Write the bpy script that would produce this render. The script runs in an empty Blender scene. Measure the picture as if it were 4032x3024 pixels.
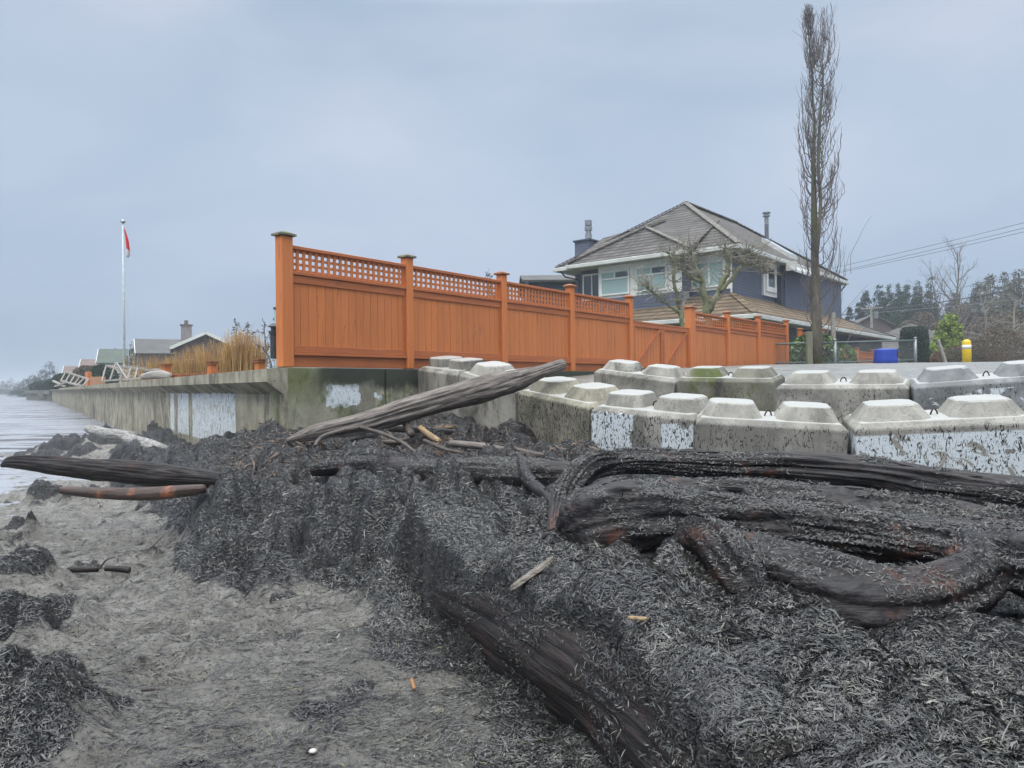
import bpy, math, random
import numpy as np
from mathutils import Vector, Matrix
random.seed(7); RNG = np.random.default_rng(7)
R = math.radians
# ------------------------------------------------------------------ camera
FPX = 2950.0; EYE = 1.5; ROLL = 0.012; PITCH = 5/2950.0
scene = bpy.context.scene
fwd = Vector((0, math.cos(PITCH), math.sin(PITCH)))
up0 = Vector((0, -math.sin(PITCH), math.cos(PITCH)))
rt0 = Vector((1, 0, 0))
rt = rt0*math.cos(ROLL) - up0*math.sin(ROLL)
up = rt0*math.sin(ROLL) + up0*math.cos(ROLL)
cam_d = bpy.data.cameras.new('camera'); cam = bpy.data.objects.new('camera', cam_d)
scene.collection.objects.link(cam); scene.camera = cam
cam_d.sensor_width = 36; cam_d.lens = 36*FPX/4032; cam_d.clip_start = 0.05; cam_d.clip_end = 5000
M = Matrix.Identity(4)
for i, v in enumerate((rt, up, -fwd)):
    M[0][i], M[1][i], M[2][i] = v.x, v.y, v.z
M[2][3] = EYE
cam.matrix_world = M
# ------------------------------------------------------------------ world, sun, exposure
scene.render.engine = 'CYCLES'
scene.view_settings.view_transform = 'Standard'; scene.view_settings.look = 'None'
scene.view_settings.exposure = 0.4; scene.view_settings.gamma = 1
world = bpy.data.worlds.new('World'); scene.world = world; world.use_nodes = True
SUN_EL, SUN_AZ = 55, 200
def build_world():
    nt = world.node_tree; N = nt.nodes; L = nt.links; N.clear()
    out = N.new('ShaderNodeOutputWorld'); bg = N.new('ShaderNodeBackground'); bg.inputs[1].default_value = 1.0
    sky = N.new('ShaderNodeTexSky'); sky.sky_type = 'NISHITA'; sky.sun_disc = False
    sky.sun_elevation = R(SUN_EL); sky.sun_rotation = R(SUN_AZ); sky.air_density = 1.5; sky.dust_density = 4
    tc = N.new('ShaderNodeTexCoord'); sep = N.new('ShaderNodeSeparateXYZ'); L.new(tc.outputs['Generated'], sep.inputs[0])
    ramp = N.new('ShaderNodeValToRGB'); L.new(sep.outputs['Z'], ramp.inputs[0])
    e = ramp.color_ramp.elements
    e[0].position = 0.0; e[0].color = (0.29, 0.365, 0.47, 1)
    e[1].position = 1.0; e[1].color = (3.3, 3.45, 3.6, 1)
    for p, c in ((0.12, (0.305, 0.40, 0.53, 1)), (0.28, (0.36, 0.45, 0.565, 1)), (0.45, (0.375, 0.45, 0.56, 1)), (0.62, (1.3, 1.4, 1.5, 1))):
        k = e.new(p); k.color = c
    mp = N.new('ShaderNodeMapping'); mp.inputs['Scale'].default_value = (1.0, 1.0, 2.6); L.new(tc.outputs['Generated'], mp.inputs[0])
    no = N.new('ShaderNodeTexNoise'); no.inputs['Scale'].default_value = 1.7; no.inputs['Detail'].default_value = 4.5; no.inputs['Roughness'].default_value = 0.48
    no.inputs['Distortion'].default_value = 0.4
    L.new(mp.outputs[0], no.inputs['Vector'])
    cr = N.new('ShaderNodeValToRGB'); L.new(no.outputs['Fac'], cr.inputs[0])
    c = cr.color_ramp.elements; c[0].position = 0.3; c[0].color = (0.74, 0.85, 0.89, 1); c[1].position = 0.70; c[1].color = (1.25, 1.13, 1.10, 1)
    mul = N.new('ShaderNodeMix'); mul.data_type = 'RGBA'; mul.blend_type = 'MULTIPLY'; mul.inputs[0].default_value = 1
    L.new(ramp.outputs[0], mul.inputs[6]); L.new(cr.outputs[0], mul.inputs[7])
    sc = N.new('ShaderNodeMix'); sc.data_type = 'RGBA'; sc.blend_type = 'MULTIPLY'; sc.inputs[0].default_value = 1
    sc.inputs[7].default_value = (0.08, 0.08, 0.08, 1); L.new(sky.outputs[0], sc.inputs[6])
    mx = N.new('ShaderNodeMix'); mx.data_type = 'RGBA'; mx.inputs[0].default_value = 0.9
    L.new(sc.outputs[2], mx.inputs[6]); L.new(mul.outputs[2], mx.inputs[7])
    L.new(mx.outputs[2], bg.inputs[0]); L.new(bg.outputs[0], out.inputs[0])
build_world()
sd = bpy.data.lights.new('sun', 'SUN'); sd.energy = 1.3; sd.angle = R(35); sd.color = (1, 0.97, 0.93)
sun = bpy.data.objects.new('sun', sd); scene.collection.objects.link(sun)
az, el = R(SUN_AZ), R(SUN_EL)
sun.rotation_euler = Vector((math.sin(az)*math.cos(el), math.cos(az)*math.cos(el), math.sin(el))).to_track_quat('Z', 'Y').to_euler()

# ------------------------------------------------------------------ projection helpers
def ray(px, py):
    return fwd + rt*((px-2016)/FPX) + up*((1512-py)/FPX)
def P(px, py, Y):
    d = ray(px, py); d = d*(Y/d.y); return Vector((d.x, d.y, d.z+EYE))
def G(px, py, zrel):          # point of the ground (height relative to the eye) seen at a pixel
    d = ray(px, py); d = d*(zrel/d.z); return Vector((d.x, d.y, zrel+EYE))
def XY(px, Y): return ((px-2016)/FPX*Y, Y)

# ------------------------------------------------------------------ object helpers
COL = scene.collection
def tag(o, label=None, cat=None, group=None, kind=None):
    if label: o['label'] = label
    if cat: o['category'] = cat
    if group: o['group'] = group
    if kind: o['kind'] = kind
    return o
def empty(name, loc, rz=0, label=None, cat=None, group=None, rot=None):
    o = bpy.data.objects.new(name, None); COL.objects.link(o); o.location = loc
    o.rotation_euler = rot if rot else (0, 0, rz); o.empty_display_size = 0.2
    return tag(o, label, cat, group)
class MB:
    def __init__(s): s.v = []; s.f = []
    def add(s, vs, fs):
        b = len(s.v); s.v += [tuple(v) for v in vs]; s.f += [tuple(i+b for i in f) for f in fs]; return s
    def box(s, x0, x1, y0, y1, z0, z1):
        return s.add([(x0,y0,z0),(x1,y0,z0),(x1,y1,z0),(x0,y1,z0),(x0,y0,z1),(x1,y0,z1),(x1,y1,z1),(x0,y1,z1)],
                     [(0,3,2,1),(4,5,6,7),(0,1,5,4),(1,2,6,5),(2,3,7,6),(3,0,4,7)])
    def bar(s, a, b, w, h=None, upv=(0,0,1)):
        h = h or w; a = Vector(a); b = Vector(b); d = (b-a).normalized(); u = Vector(upv)
        sd = d.cross(u)
        if sd.length < 1e-3: sd = d.cross(Vector((1,0,0)))
        sd.normalize(); u = sd.cross(d).normalized()
        vs = [p + sd*(i*w/2) + u*(j*h/2) for p in (a, b) for i, j in ((-1,-1),(1,-1),(1,1),(-1,1))]
        return s.add(vs, [(0,3,2,1),(4,5,6,7),(0,1,5,4),(1,2,6,5),(2,3,7,6),(3,0,4,7)])
    def tube(s, pts, rad, n=8, cap=True):
        pts = [Vector(p) for p in pts]; m = len(pts)
        if not hasattr(rad, '__len__'): rad = [rad]*m
        t0 = (pts[1]-pts[0]).normalized(); ref = Vector((0,0,1)) if abs(t0.z) < .9 else Vector((1,0,0))
        nrm = t0.cross(ref).normalized(); vs = []
        for i, p in enumerate(pts):
            t = (pts[min(i+1,m-1)]-pts[max(i-1,0)]).normalized()
            nrm = (nrm - t*nrm.dot(t)).normalized(); b = t.cross(nrm)
            for k in range(n):
                a = 2*math.pi*k/n; vs.append(p + (nrm*math.cos(a)+b*math.sin(a))*rad[i])
        fs = [(i*n+k, i*n+(k+1)%n, (i+1)*n+(k+1)%n, (i+1)*n+k) for i in range(m-1) for k in range(n)]
        if cap: fs += [tuple(range(n-1,-1,-1)), tuple(range((m-1)*n, m*n))]
        return s.add(vs, fs)
    def lathe(s, prof, n=20, c=(0,0)):
        vs = [(c[0]+r*math.cos(2*math.pi*k/n), c[1]+r*math.sin(2*math.pi*k/n), z) for r, z in prof for k in range(n)]
        m = len(prof)
        fs = [(i*n+k, i*n+(k+1)%n, (i+1)*n+(k+1)%n, (i+1)*n+k) for i in range(m-1) for k in range(n)]
        fs += [tuple(range(n-1,-1,-1)), tuple(range((m-1)*n, m*n))]
        return s.add(vs, fs)
    def slab(s, pts, t, up=(0,0,1)):
        """thick polygon: pts top outline, thickness t downwards"""
        n = len(pts); u = Vector(up)*t
        vs = [Vector(p) for p in pts]+[Vector(p)-u for p in pts]
        fs = [tuple(range(n)), tuple(range(2*n-1, n-1, -1))]+[(i, i+n, (i+1)%n+n, (i+1)%n) for i in range(n)]
        return s.add(vs, fs)
    def build(s, name, mat, parent=None, loc=None, rz=0, smooth=False, bevel=0, label=None, cat=None, group=None, kind=None, rot=None, bseg=1):
        me = bpy.data.meshes.new(name); me.from_pydata(s.v, [], s.f); me.update()
        if mat: me.materials.append(mat)
        if smooth: me.shade_smooth()
        o = bpy.data.objects.new(name, me); COL.objects.link(o)
        if parent is not None: o.parent = parent
        if loc is not None: o.location = loc
        if rz: o.rotation_euler = (0,0,rz)
        if rot: o.rotation_euler = rot
        if bevel:
            b = o.modifiers.new('bevel', 'BEVEL'); b.width = bevel; b.segments = bseg; b.limit_method = 'ANGLE'; b.angle_limit = R(35)
        return tag(o, label, cat, group, kind)
def rebase(mb, loc):
    l = Vector(loc); mb.v = [tuple(Vector(v)-l) for v in mb.v]; return mb
def np_mesh(name, V, F, mat, nper=4, smooth=False):
    me = bpy.data.meshes.new(name); nv, nf = len(V), len(F)
    me.vertices.add(nv); me.vertices.foreach_set('co', np.asarray(V, dtype=np.float32).ravel())
    me.loops.add(nf*nper); me.loops.foreach_set('vertex_index', np.asarray(F, dtype=np.int32).ravel())
    me.polygons.add(nf); me.polygons.foreach_set('loop_start', np.arange(0, nf*nper, nper, dtype=np.int32))
    me.update(calc_edges=True); me.validate()
    if mat: me.materials.append(mat)
    if smooth: me.shade_smooth()
    o = bpy.data.objects.new(name, me); COL.objects.link(o); return o

# ------------------------------------------------------------------ noise
def _h(ix, iy, seed):
    n = (ix.astype(np.int64)*374761393 + iy.astype(np.int64)*668265263 + seed*1274126177) & 0xffffffff
    n = ((n ^ (n >> 13))*1274126177) & 0xffffffff; n = n ^ (n >> 16)
    return (n & 0xffffff)/float(0xffffff)
def vn(x, y, seed=0):
    x = np.asarray(x, float); y = np.asarray(y, float)
    ix = np.floor(x); iy = np.floor(y); fx = x-ix; fy = y-iy
    fx = fx*fx*fx*(fx*(fx*6-15)+10); fy = fy*fy*fy*(fy*(fy*6-15)+10)
    a = _h(ix,iy,seed); b = _h(ix+1,iy,seed); c = _h(ix,iy+1,seed); d = _h(ix+1,iy+1,seed)
    return (a*(1-fx)+b*fx)*(1-fy)+(c*(1-fx)+d*fx)*fy
def fbm(x, y, o=4, seed=0, g=0.5):
    s = 0; a = 1; t = 0
    for i in range(o):
        s = s + a*vn(x*2**i+13.7*i, y*2**i-7.3*i, seed+i); t += a; a *= g
    return s/t
def sst(a, b, x):
    t = np.clip((x-a)/(b-a), 0, 1); return t*t*(3-2*t)

# ------------------------------------------------------------------ materials
def mat(name, col, rough=0.7, col2=None, scale=8, detail=6, lo=0.35, hi=0.65, bump=0.0, bscale=None, stretch=(1,1,1),
        spec=0.5, metal=0.0, obj=True, dirt=None, coat=0, island=0, distort=0.0, bdist=0.02, rough2=None):
    m = bpy.data.materials.new(name); m.use_nodes = True; nt = m.node_tree; N = nt.nodes; L = nt.links
    b = N['Principled BSDF']; b.inputs['Roughness'].default_value = rough; b.inputs['Metallic'].default_value = metal
    b.inputs['Specular IOR Level'].default_value = spec
    if coat: b.inputs['Coat Weight'].default_value = coat; b.inputs['Coat Roughness'].default_value = 0.15
    tc = N.new('ShaderNodeTexCoord'); mp = N.new('ShaderNodeMapping'); mp.inputs['Scale'].default_value = stretch
    if obj: L.new(tc.outputs['Object'], mp.inputs[0])
    else:
        g = N.new('ShaderNodeNewGeometry'); L.new(g.outputs['Position'], mp.inputs[0])
    def noise(sc, det=detail, ro=0.6):
        n = N.new('ShaderNodeTexNoise'); n.inputs['Scale'].default_value = sc; n.inputs['Detail'].default_value = det
        n.inputs['Roughness'].default_value = ro; n.inputs['Distortion'].default_value = distort; L.new(mp.outputs[0], n.inputs['Vector']); return n
    def ramp(src, p0, p1, c0, c1):
        r = N.new('ShaderNodeValToRGB'); r.color_ramp.elements[0].position = p0; r.color_ramp.elements[1].position = p1
        r.color_ramp.elements[0].color = c0; r.color_ramp.elements[1].color = c1; L.new(src, r.inputs[0]); return r
    cur = None
    c0 = (*col, 1); c1 = (*(col2 or [c*0.75 for c in col]), 1)
    n1 = noise(scale); r1 = ramp(n1.outputs['Fac'], lo, hi, c1, c0); cur = r1.outputs[0]
    if rough2 is not None:
        rr = ramp(n1.outputs['Fac'], lo, hi, (rough2,)*3+(1,), (rough,)*3+(1,)); L.new(rr.outputs[0], b.inputs['Roughness'])
    if dirt:
        for (dc, dsc, dlo, dhi, dst) in dirt:
            mp2 = N.new('ShaderNodeMapping'); mp2.inputs['Scale'].default_value = dst; L.new(tc.outputs['Object'], mp2.inputs[0])
            n2 = N.new('ShaderNodeTexNoise'); n2.inputs['Scale'].default_value = dsc; n2.inputs['Detail'].default_value = 7; n2.inputs['Roughness'].default_value = .65
            L.new(mp2.outputs[0], n2.inputs['Vector'])
            rf = ramp(n2.outputs['Fac'], dlo, dhi, (0,0,0,1), (1,1,1,1))
            mx = N.new('ShaderNodeMix'); mx.data_type = 'RGBA'; L.new(rf.outputs[0], mx.inputs[0]); L.new(cur, mx.inputs[6]); mx.inputs[7].default_value = (*dc, 1); cur = mx.outputs[2]
    if island:
        g2 = N.new('ShaderNodeNewGeometry'); hs = N.new('ShaderNodeHueSaturation'); mr = N.new('ShaderNodeMapRange')
        mr.inputs['To Min'].default_value = 1-island; mr.inputs['To Max'].default_value = 1+island
        L.new(g2.outputs['Random Per Island'], mr.inputs[0]); L.new(mr.outputs[0], hs.inputs['Value']); L.new(cur, hs.inputs['Color']); cur = hs.outputs[0]
    L.new(cur, b.inputs['Base Color'])
    if bump:
        nb = noise(bscale or scale*4, 8, 0.65); bp = N.new('ShaderNodeBump'); bp.inputs['Strength'].default_value = bump; bp.inputs['Distance'].default_value = bdist
        L.new(nb.outputs['Fac'], bp.inputs['Height']); L.new(bp.outputs[0], b.inputs['Normal'])
    return m
class Sh:      # small node-expression helper
    def __init__(s, m):
        s.m = m; s.N = m.node_tree.nodes; s.L = m.node_tree.links; s.b = s.N['Principled BSDF']
        s.tc = s.N.new('ShaderNodeTexCoord'); s.sep = s.N.new('ShaderNodeSeparateXYZ'); s.L.new(s.tc.outputs['Object'], s.sep.inputs[0])
        s.X, s.Y, s.Z = s.sep.outputs
    def _in(s, n, i, v):
        if isinstance(v, (int, float)): n.inputs[i].default_value = v
        else: s.L.new(v, n.inputs[i])
    def m2(s, op, a, b=0.0, c=None, clamp=False):
        n = s.N.new('ShaderNodeMath'); n.operation = op; n.use_clamp = clamp; s._in(n,0,a); s._in(n,1,b)
        if c is not None: s._in(n,2,c)
        return n.outputs[0]
    def rng(s, v, a, b, lo=0.0, hi=1.0, smooth=True):
        n = s.N.new('ShaderNodeMapRange'); n.interpolation_type = 'SMOOTHSTEP' if smooth else 'LINEAR'
        s._in(n,0,v); n.inputs[1].default_value = a; n.inputs[2].default_value = b; n.inputs[3].default_value = lo; n.inputs[4].default_value = hi; return n.outputs[0]
    def noise(s, scale, st=(1,1,1), det=6, ro=0.6, off=(0,0,0), dist=0.0, rot=(0,0,0)):
        mp = s.N.new('ShaderNodeMapping'); mp.inputs['Scale'].default_value = st; mp.inputs['Location'].default_value = off; mp.inputs['Rotation'].default_value = rot
        s.L.new(s.tc.outputs['Object'], mp.inputs[0])
        n = s.N.new('ShaderNodeTexNoise'); n.inputs['Scale'].default_value = scale; n.inputs['Detail'].default_value = det; n.inputs['Roughness'].default_value = ro
        n.inputs['Distortion'].default_value = dist
        s.L.new(mp.outputs[0], n.inputs['Vector']); return n.outputs['Fac']
    def mix(s, f, a, b):
        n = s.N.new('ShaderNodeMix'); n.data_type = 'RGBA'
        s._in(n, 0, f)
        for i, v in ((6, a), (7, b)):
            if isinstance(v, tuple): n.inputs[i].default_value = (*v[:3], 1)
            else: s.L.new(v, n.inputs[i])
        return n.outputs[2]
    def bandmask(s, v, a, b, w=0.01):
        return s.m2('MULTIPLY', s.rng(v, a-w, a+w), s.rng(v, b-w, b+w, 1, 0))
    def bump(s, h, strength=0.3, dist=0.02):
        n = s.N.new('ShaderNodeBump'); n.inputs['Strength'].default_value = strength; n.inputs['Distance'].default_value = dist
        s.L.new(h, n.inputs['Height']); s.L.new(n.outputs[0], s.b.inputs['Normal'])
def newmat(name, rough=0.7, spec=0.5):
    m = bpy.data.materials.new(name); m.use_nodes = True; s = Sh(m); s.b.inputs['Roughness'].default_value = rough; s.b.inputs['Specular IOR Level'].default_value = spec
    return m, s

ORANGE = (0.52, 0.165, 0.041)
m_orange = mat('orange_stained_wood', ORANGE, 0.62, (0.46, 0.14, 0.036), scale=3, stretch=(6,6,0.6), bump=0.25, bscale=14, island=0.07,
               dirt=[((0.16,0.05,0.025), 2.2, .60, .80, (5,5,1)), ((0.10,0.06,0.035), 9, .70, .78, (1,1,1))], bdist=.006)
m_orange_h = mat('orange_stained_rail', (0.43,0.128,0.036), 0.62, (0.34,0.098,0.028), scale=3, stretch=(0.6,6,6), bump=0.25, bscale=14,
               dirt=[((0.14,0.045,0.025), 2.5, .60, .78, (1,5,5))], bdist=.006)
m_cap = mat('weathered_cap_wood', (0.22,0.20,0.15), 0.8, (0.09,0.10,0.06), scale=9, bump=.3)
m_capo = mat('orange_cap_wood', (0.36,0.12,0.033), 0.7, (0.16,0.07,0.035), scale=12, bump=.3)
m_siding = mat('blue_grey_siding', (0.085,0.108,0.165), 0.6, (0.068,0.088,0.135), scale=3, bump=.08)
m_white = mat('white_painted_trim', (0.72,0.72,0.70), 0.5, (0.60,0.60,0.57), scale=3)
m_gutter = mat('cream_gutter_metal', (0.60,0.61,0.58), 0.4, (0.42,0.43,0.40), scale=2, stretch=(1,1,4))
m_soffit = mat('soffit_board', (0.38,0.38,0.37), 0.7)
m_dark = mat('dark_painted_metal', (0.03,0.032,0.035), 0.5)
m_galv = mat('galvanised_steel', (0.30,0.32,0.33), 0.45, (0.2,0.22,0.23), scale=12, metal=.6)
m_greenpipe = mat('weathered_green_steel_pipe', (0.10,0.14,0.135), 0.5, (0.07,0.09,0.085), scale=10)
m_steel = mat('metal_flue', (0.36,0.38,0.40), 0.35, (0.26,0.27,0.28), scale=4, metal=.7)
m_fluedk = mat('painted_flue', (0.12,0.13,0.16), 0.5)
m_trunk = mat('mossy_grey_bark', (0.14,0.12,0.09), 0.9, (0.06,0.055,0.045), scale=5, stretch=(3,3,.6), bump=.8, bscale=14,
              dirt=[((0.10,0.12,0.035), 1.8, .5, .62, (1,1,.4))])
m_twig = mat('dark_twig_bark', (0.135,0.115,0.108), 0.85, (0.08,0.068,0.066), scale=5)
m_moss = mat('lichen_covered_bark', (0.28,0.29,0.18), 0.95, (0.14,0.145,0.09), scale=4, bump=.9, bscale=22,
             dirt=[((0.17,0.17,0.035), 5, .52, .62, (1,1,1))])
m_forest = mat('dark_conifer_needles', (0.022,0.042,0.022), 0.9, (0.012,0.024,0.016), scale=.6, island=.45, spec=.15)
m_forest2 = mat('green_conifer_needles', (0.035,0.07,0.027), 0.9, (0.018,0.038,0.018), scale=.6, island=.4, spec=.15)
m_chart = mat('yellow_green_foliage', (0.24,0.31,0.03), 0.7, (0.13,0.20,0.025), scale=2, island=.35)
m_cypress = mat('clipped_cypress_foliage', (0.022,0.055,0.028), 0.8, (0.012,0.03,0.018), scale=5, island=.4)
m_brownhedge = mat('bare_brown_hedge', (0.13,0.075,0.05), 0.85, (0.07,0.075,0.035), scale=2, island=.4)
m_brownwood = mat('bare_winter_twigs', (0.15,0.115,0.085), 0.9, (0.09,0.07,0.055), scale=1, island=.3)
m_greybranch = mat('pale_winter_branches', (0.27,0.25,0.20), 0.9, (0.15,0.14,0.11), scale=1)
m_rhodo = mat('glossy_rhododendron_leaves', (0.12,0.19,0.04), 0.35, (0.05,0.095,0.025), scale=6, island=.45)
m_straw = mat('dry_golden_grass', (0.50,0.315,0.115), 0.8, (0.33,0.19,0.07), scale=1.5, island=.35)
m_lawn = mat('winter_lawn', (0.07,0.10,0.03), 0.95, (0.05,0.06,0.03), scale=.5, bump=.3)

def shingle_mat(name, c0, c1, row=0.165):
    m, s = newmat(name, 0.85, 0.25)
    r_ = s.m2('DIVIDE', s.Z, row); f = s.m2('FRACT', r_); k = s.m2('FLOOR', r_)
    cx = s.N.new('ShaderNodeCombineXYZ'); h = s.m2('ADD', s.m2('MULTIPLY', s.m2('ADD', s.X, s.Y), 5.2), s.m2('MULTIPLY', k, 3.37))
    s.L.new(s.m2('FLOOR', h), cx.inputs[0]); s.L.new(k, cx.inputs[1])
    wn = s.N.new('ShaderNodeTexWhiteNoise'); wn.noise_dimensions = '2D'; s.L.new(cx.outputs[0], wn.inputs['Vector'])
    c = s.mix(wn.outputs['Value'], c0, c1); n = s.noise(1.1, det=8); c = s.mix(s.m2('MULTIPLY', s.rng(n, .4, .7), .6), c, tuple(x*0.5 for x in c1))
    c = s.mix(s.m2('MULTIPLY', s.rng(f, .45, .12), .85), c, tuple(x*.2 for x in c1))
    c = s.mix(s.m2('MULTIPLY', s.rng(s.m2('FRACT', h), .12, .02), .5), c, tuple(x*.3 for x in c1))
    s.L.new(c, s.b.inputs['Base Color']); s.bump(s.m2('SUBTRACT', 1.0, f), .8, .05); return m
m_shake = shingle_mat('grey_cedar_shakes', (0.15,0.14,0.128), (0.088,0.082,0.075))
m_shake_b = shingle_mat('brown_cedar_shakes', (0.25,0.185,0.12), (0.15,0.112,0.075))

def concrete_mat(name, paint=0.0, specks=0.5, moss=0.0, seed=0, panel=None, base=(0.27,0.26,0.23), wet=True, streak=.5, dark=(0.03,0.032,0.028), flake=34, chipt=.60, warp=.30):
    """panel: list of (x0,x1,z0,z1,coverage) white paint rectangles in object space"""
    m, s = newmat(name, 0.75, 0.4)
    off = (seed*3.1, seed*1.7, seed*.9)
    n1 = s.noise(2.2, det=9, off=off); n2 = s.noise(26, det=5, off=off)
    geo = s.N.new('ShaderNodeNewGeometry'); sn = s.N.new('ShaderNodeSeparateXYZ'); s.L.new(geo.outputs['Normal'], sn.inputs[0])
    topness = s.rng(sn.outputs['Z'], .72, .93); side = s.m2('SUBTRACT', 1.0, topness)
    light = tuple(min(1, c*1.35) for c in base); dk = tuple(c*.72 for c in base)
    c = s.mix(s.rng(n1, .35, .68), dk, light)
    c = s.mix(s.m2('MULTIPLY', s.rng(n2, .5, .75), .35), c, dk)
    # vertical streaks of damp
    st = s.m2('ADD', s.m2('MULTIPLY', s.noise(1.3, (1,1,.55), det=9, ro=.72, off=off, dist=.7), .82), s.m2('MULTIPLY', s.noise(5, (1.6,1.6,.22), det=8, ro=.7, off=off, dist=.8), .18))
    c = s.mix(s.m2('MULTIPLY', s.m2('MULTIPLY', s.rng(st, .49, .60), side), streak), c, tuple(x*.30 for x in base))
    # paler colour on faces that point up
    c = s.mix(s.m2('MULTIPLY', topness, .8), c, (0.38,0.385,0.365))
    pan = None
    pn = s.noise(4.5, (1,1,1), det=10, ro=.62, off=(off[0]+5, off[1], 0), dist=.6)
    fl = s.noise(flake, (1.5,1.5,.6), det=5, ro=.65, off=off, dist=1.2)
    if panel:
        for (x0,x1,z0,z1,cov) in panel:
            wx = s.m2('ADD', s.X, s.m2('MULTIPLY', s.m2('SUBTRACT', pn, .5), warp)); wz = s.m2('ADD', s.Z, s.m2('MULTIPLY', s.m2('SUBTRACT', pn, .5), warp*.8+.1))
            if cov > .9: a = s.m2('MULTIPLY', s.m2('MULTIPLY', s.bandmask(wx,x0,x1,.010), s.bandmask(wz,z0,z1,.010)), s.rng(pn, .62-cov*.45, .66-cov*.45))
            else: a = s.rng(s.m2('ADD', pn, s.m2('MULTIPLY', s.m2('MULTIPLY', s.bandmask(s.X,x0,x1,.10), s.bandmask(s.Z,z0,z1,.08)), .30+cov*.2)), .80, .82)
            pan = a if pan is None else s.m2('MAXIMUM', pan, a)
    if paint > 0:
        a = s.rng(pn, .70-paint*.42, .72-paint*.42); a = s.m2('MULTIPLY', a, s.rng(s.Z, -.12, -.10, 1, 0))
        pan = a if pan is None else s.m2('MAXIMUM', pan, a)
    if pan is not None:
        pan = s.m2('MULTIPLY', pan, side)
        chip = s.rng(fl, chipt, chipt+.02); pan = s.m2('MULTIPLY', pan, s.m2('SUBTRACT', 1.0, chip))
        c = s.mix(pan, c, (0.60,0.65,0.68))
    if specks > 0:     # shreds of weed stuck to the face
        v = s.noise(23, (1.7,1.7,.62), det=3, ro=.55, off=(off[0],2,off[2]), dist=1.6)
        c = s.mix(s.m2('MULTIPLY', s.rng(v, .66-specks*.10, .685-specks*.10), s.m2('MULTIPLY', s.rng(topness, 0, 1, 1, .25), s.rng(s.Z, -.07, -.02, 1, .3))), c, dark)
    if moss > 0:
        mn = s.noise(3.1, (1,1,.7), det=9, off=(2,off[1],7)); c = s.mix(s.m2('MULTIPLY', s.rng(mn, .56-moss*.2, .72-moss*.2), side), c, (0.075,0.095,0.022))
    s.L.new(c, s.b.inputs['Base Color'])
    s.L.new(s.rng(topness, 0, 1, .8, .42), s.b.inputs['Roughness'])
    s.bump(s.m2('ADD', s.noise(40, det=8, ro=.7, off=off), s.m2('MULTIPLY', n1, 1.5)), .35, .012)
    return m

def wood_mat(name, c0, c1, rough=.55, stretch=(1,1,1), red=None, spec=.5, scale=2.5, grain=(1,14,14)):
    m, s = newmat(name, rough, spec)
    g = s.noise(scale*1.6, grain, det=8, ro=.65, dist=.3); n = s.noise(scale, det=6)
    c = s.mix(s.rng(g, .38, .62), c0, c1)
    if red: c = s.mix(s.m2('MULTIPLY', s.rng(n, .54, .64), s.rng(s.noise(5,det=6,off=(4,4,4)), .45,.6)), c, red)
    s.L.new(c, s.b.inputs['Base Color']); s.bump(g, .7, .015)
    return m
m_drift = wood_mat('grey_driftwood', (0.075,0.062,0.055), (0.19,0.165,0.145), .7, grain=(1.2,10,10))
m_wetwood = wood_mat('wet_black_driftwood', (0.006,0.006,0.006), (0.030,0.021,0.019), .5, red=(0.05,0.02,0.013), spec=.35)
m_stump = wood_mat('wet_stump_wood', (0.006,0.006,0.008), (0.028,0.023,0.023), .5, red=(0.12,0.042,0.024), spec=.4, grain=(1.5,11,11))
m_sticks = wood_mat('wet_stick_bark', (0.035,0.028,0.024), (0.10,0.08,0.065), .6)
m_palewood = wood_mat('pale_broken_wood', (0.16,0.105,0.06), (0.34,0.24,0.13), .7)
m_dock = wood_mat('silver_grey_dock_timber', (0.22,0.20,0.175), (0.36,0.34,0.31), .85)
def weed_material():
    m, s = newmat('wet_eelgrass_shreds', .34, .6)
    g = s.N.new('ShaderNodeNewGeometry'); r = s.N.new('ShaderNodeValToRGB'); s.L.new(g.outputs['Random Per Island'], r.inputs[0]); e = r.color_ramp.elements
    e[0].position = 0; e[0].color = (0.010,0.010,0.010,1); e[1].position = 1; e[1].color = (0.19,0.185,0.15,1)
    for p, c in ((.30,(0.022,0.021,0.022,1)),(.65,(0.056,0.055,0.051,1)),(.93,(0.108,0.105,0.09,1))): k = e.new(p); k.color = c
    n = s.noise(1.3, det=5); c = s.mix(s.rng(n,.42,.6), r.outputs[0], (0.020,0.019,0.022)); mx = s.mix(.62, r.outputs[0], c)
    s.L.new(mx, s.b.inputs['Base Color']); return m
m_weed = weed_material()
m_straws = mat('straw_bits', (0.24,0.21,0.11), 0.7, (0.12,0.15,0.05), scale=3, obj=False, island=.4)
m_crumb = mat('wet_wood_crumbs', (0.11,0.07,0.045), .6, (0.035,0.026,0.022), scale=2, obj=False, island=.7)

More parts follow.
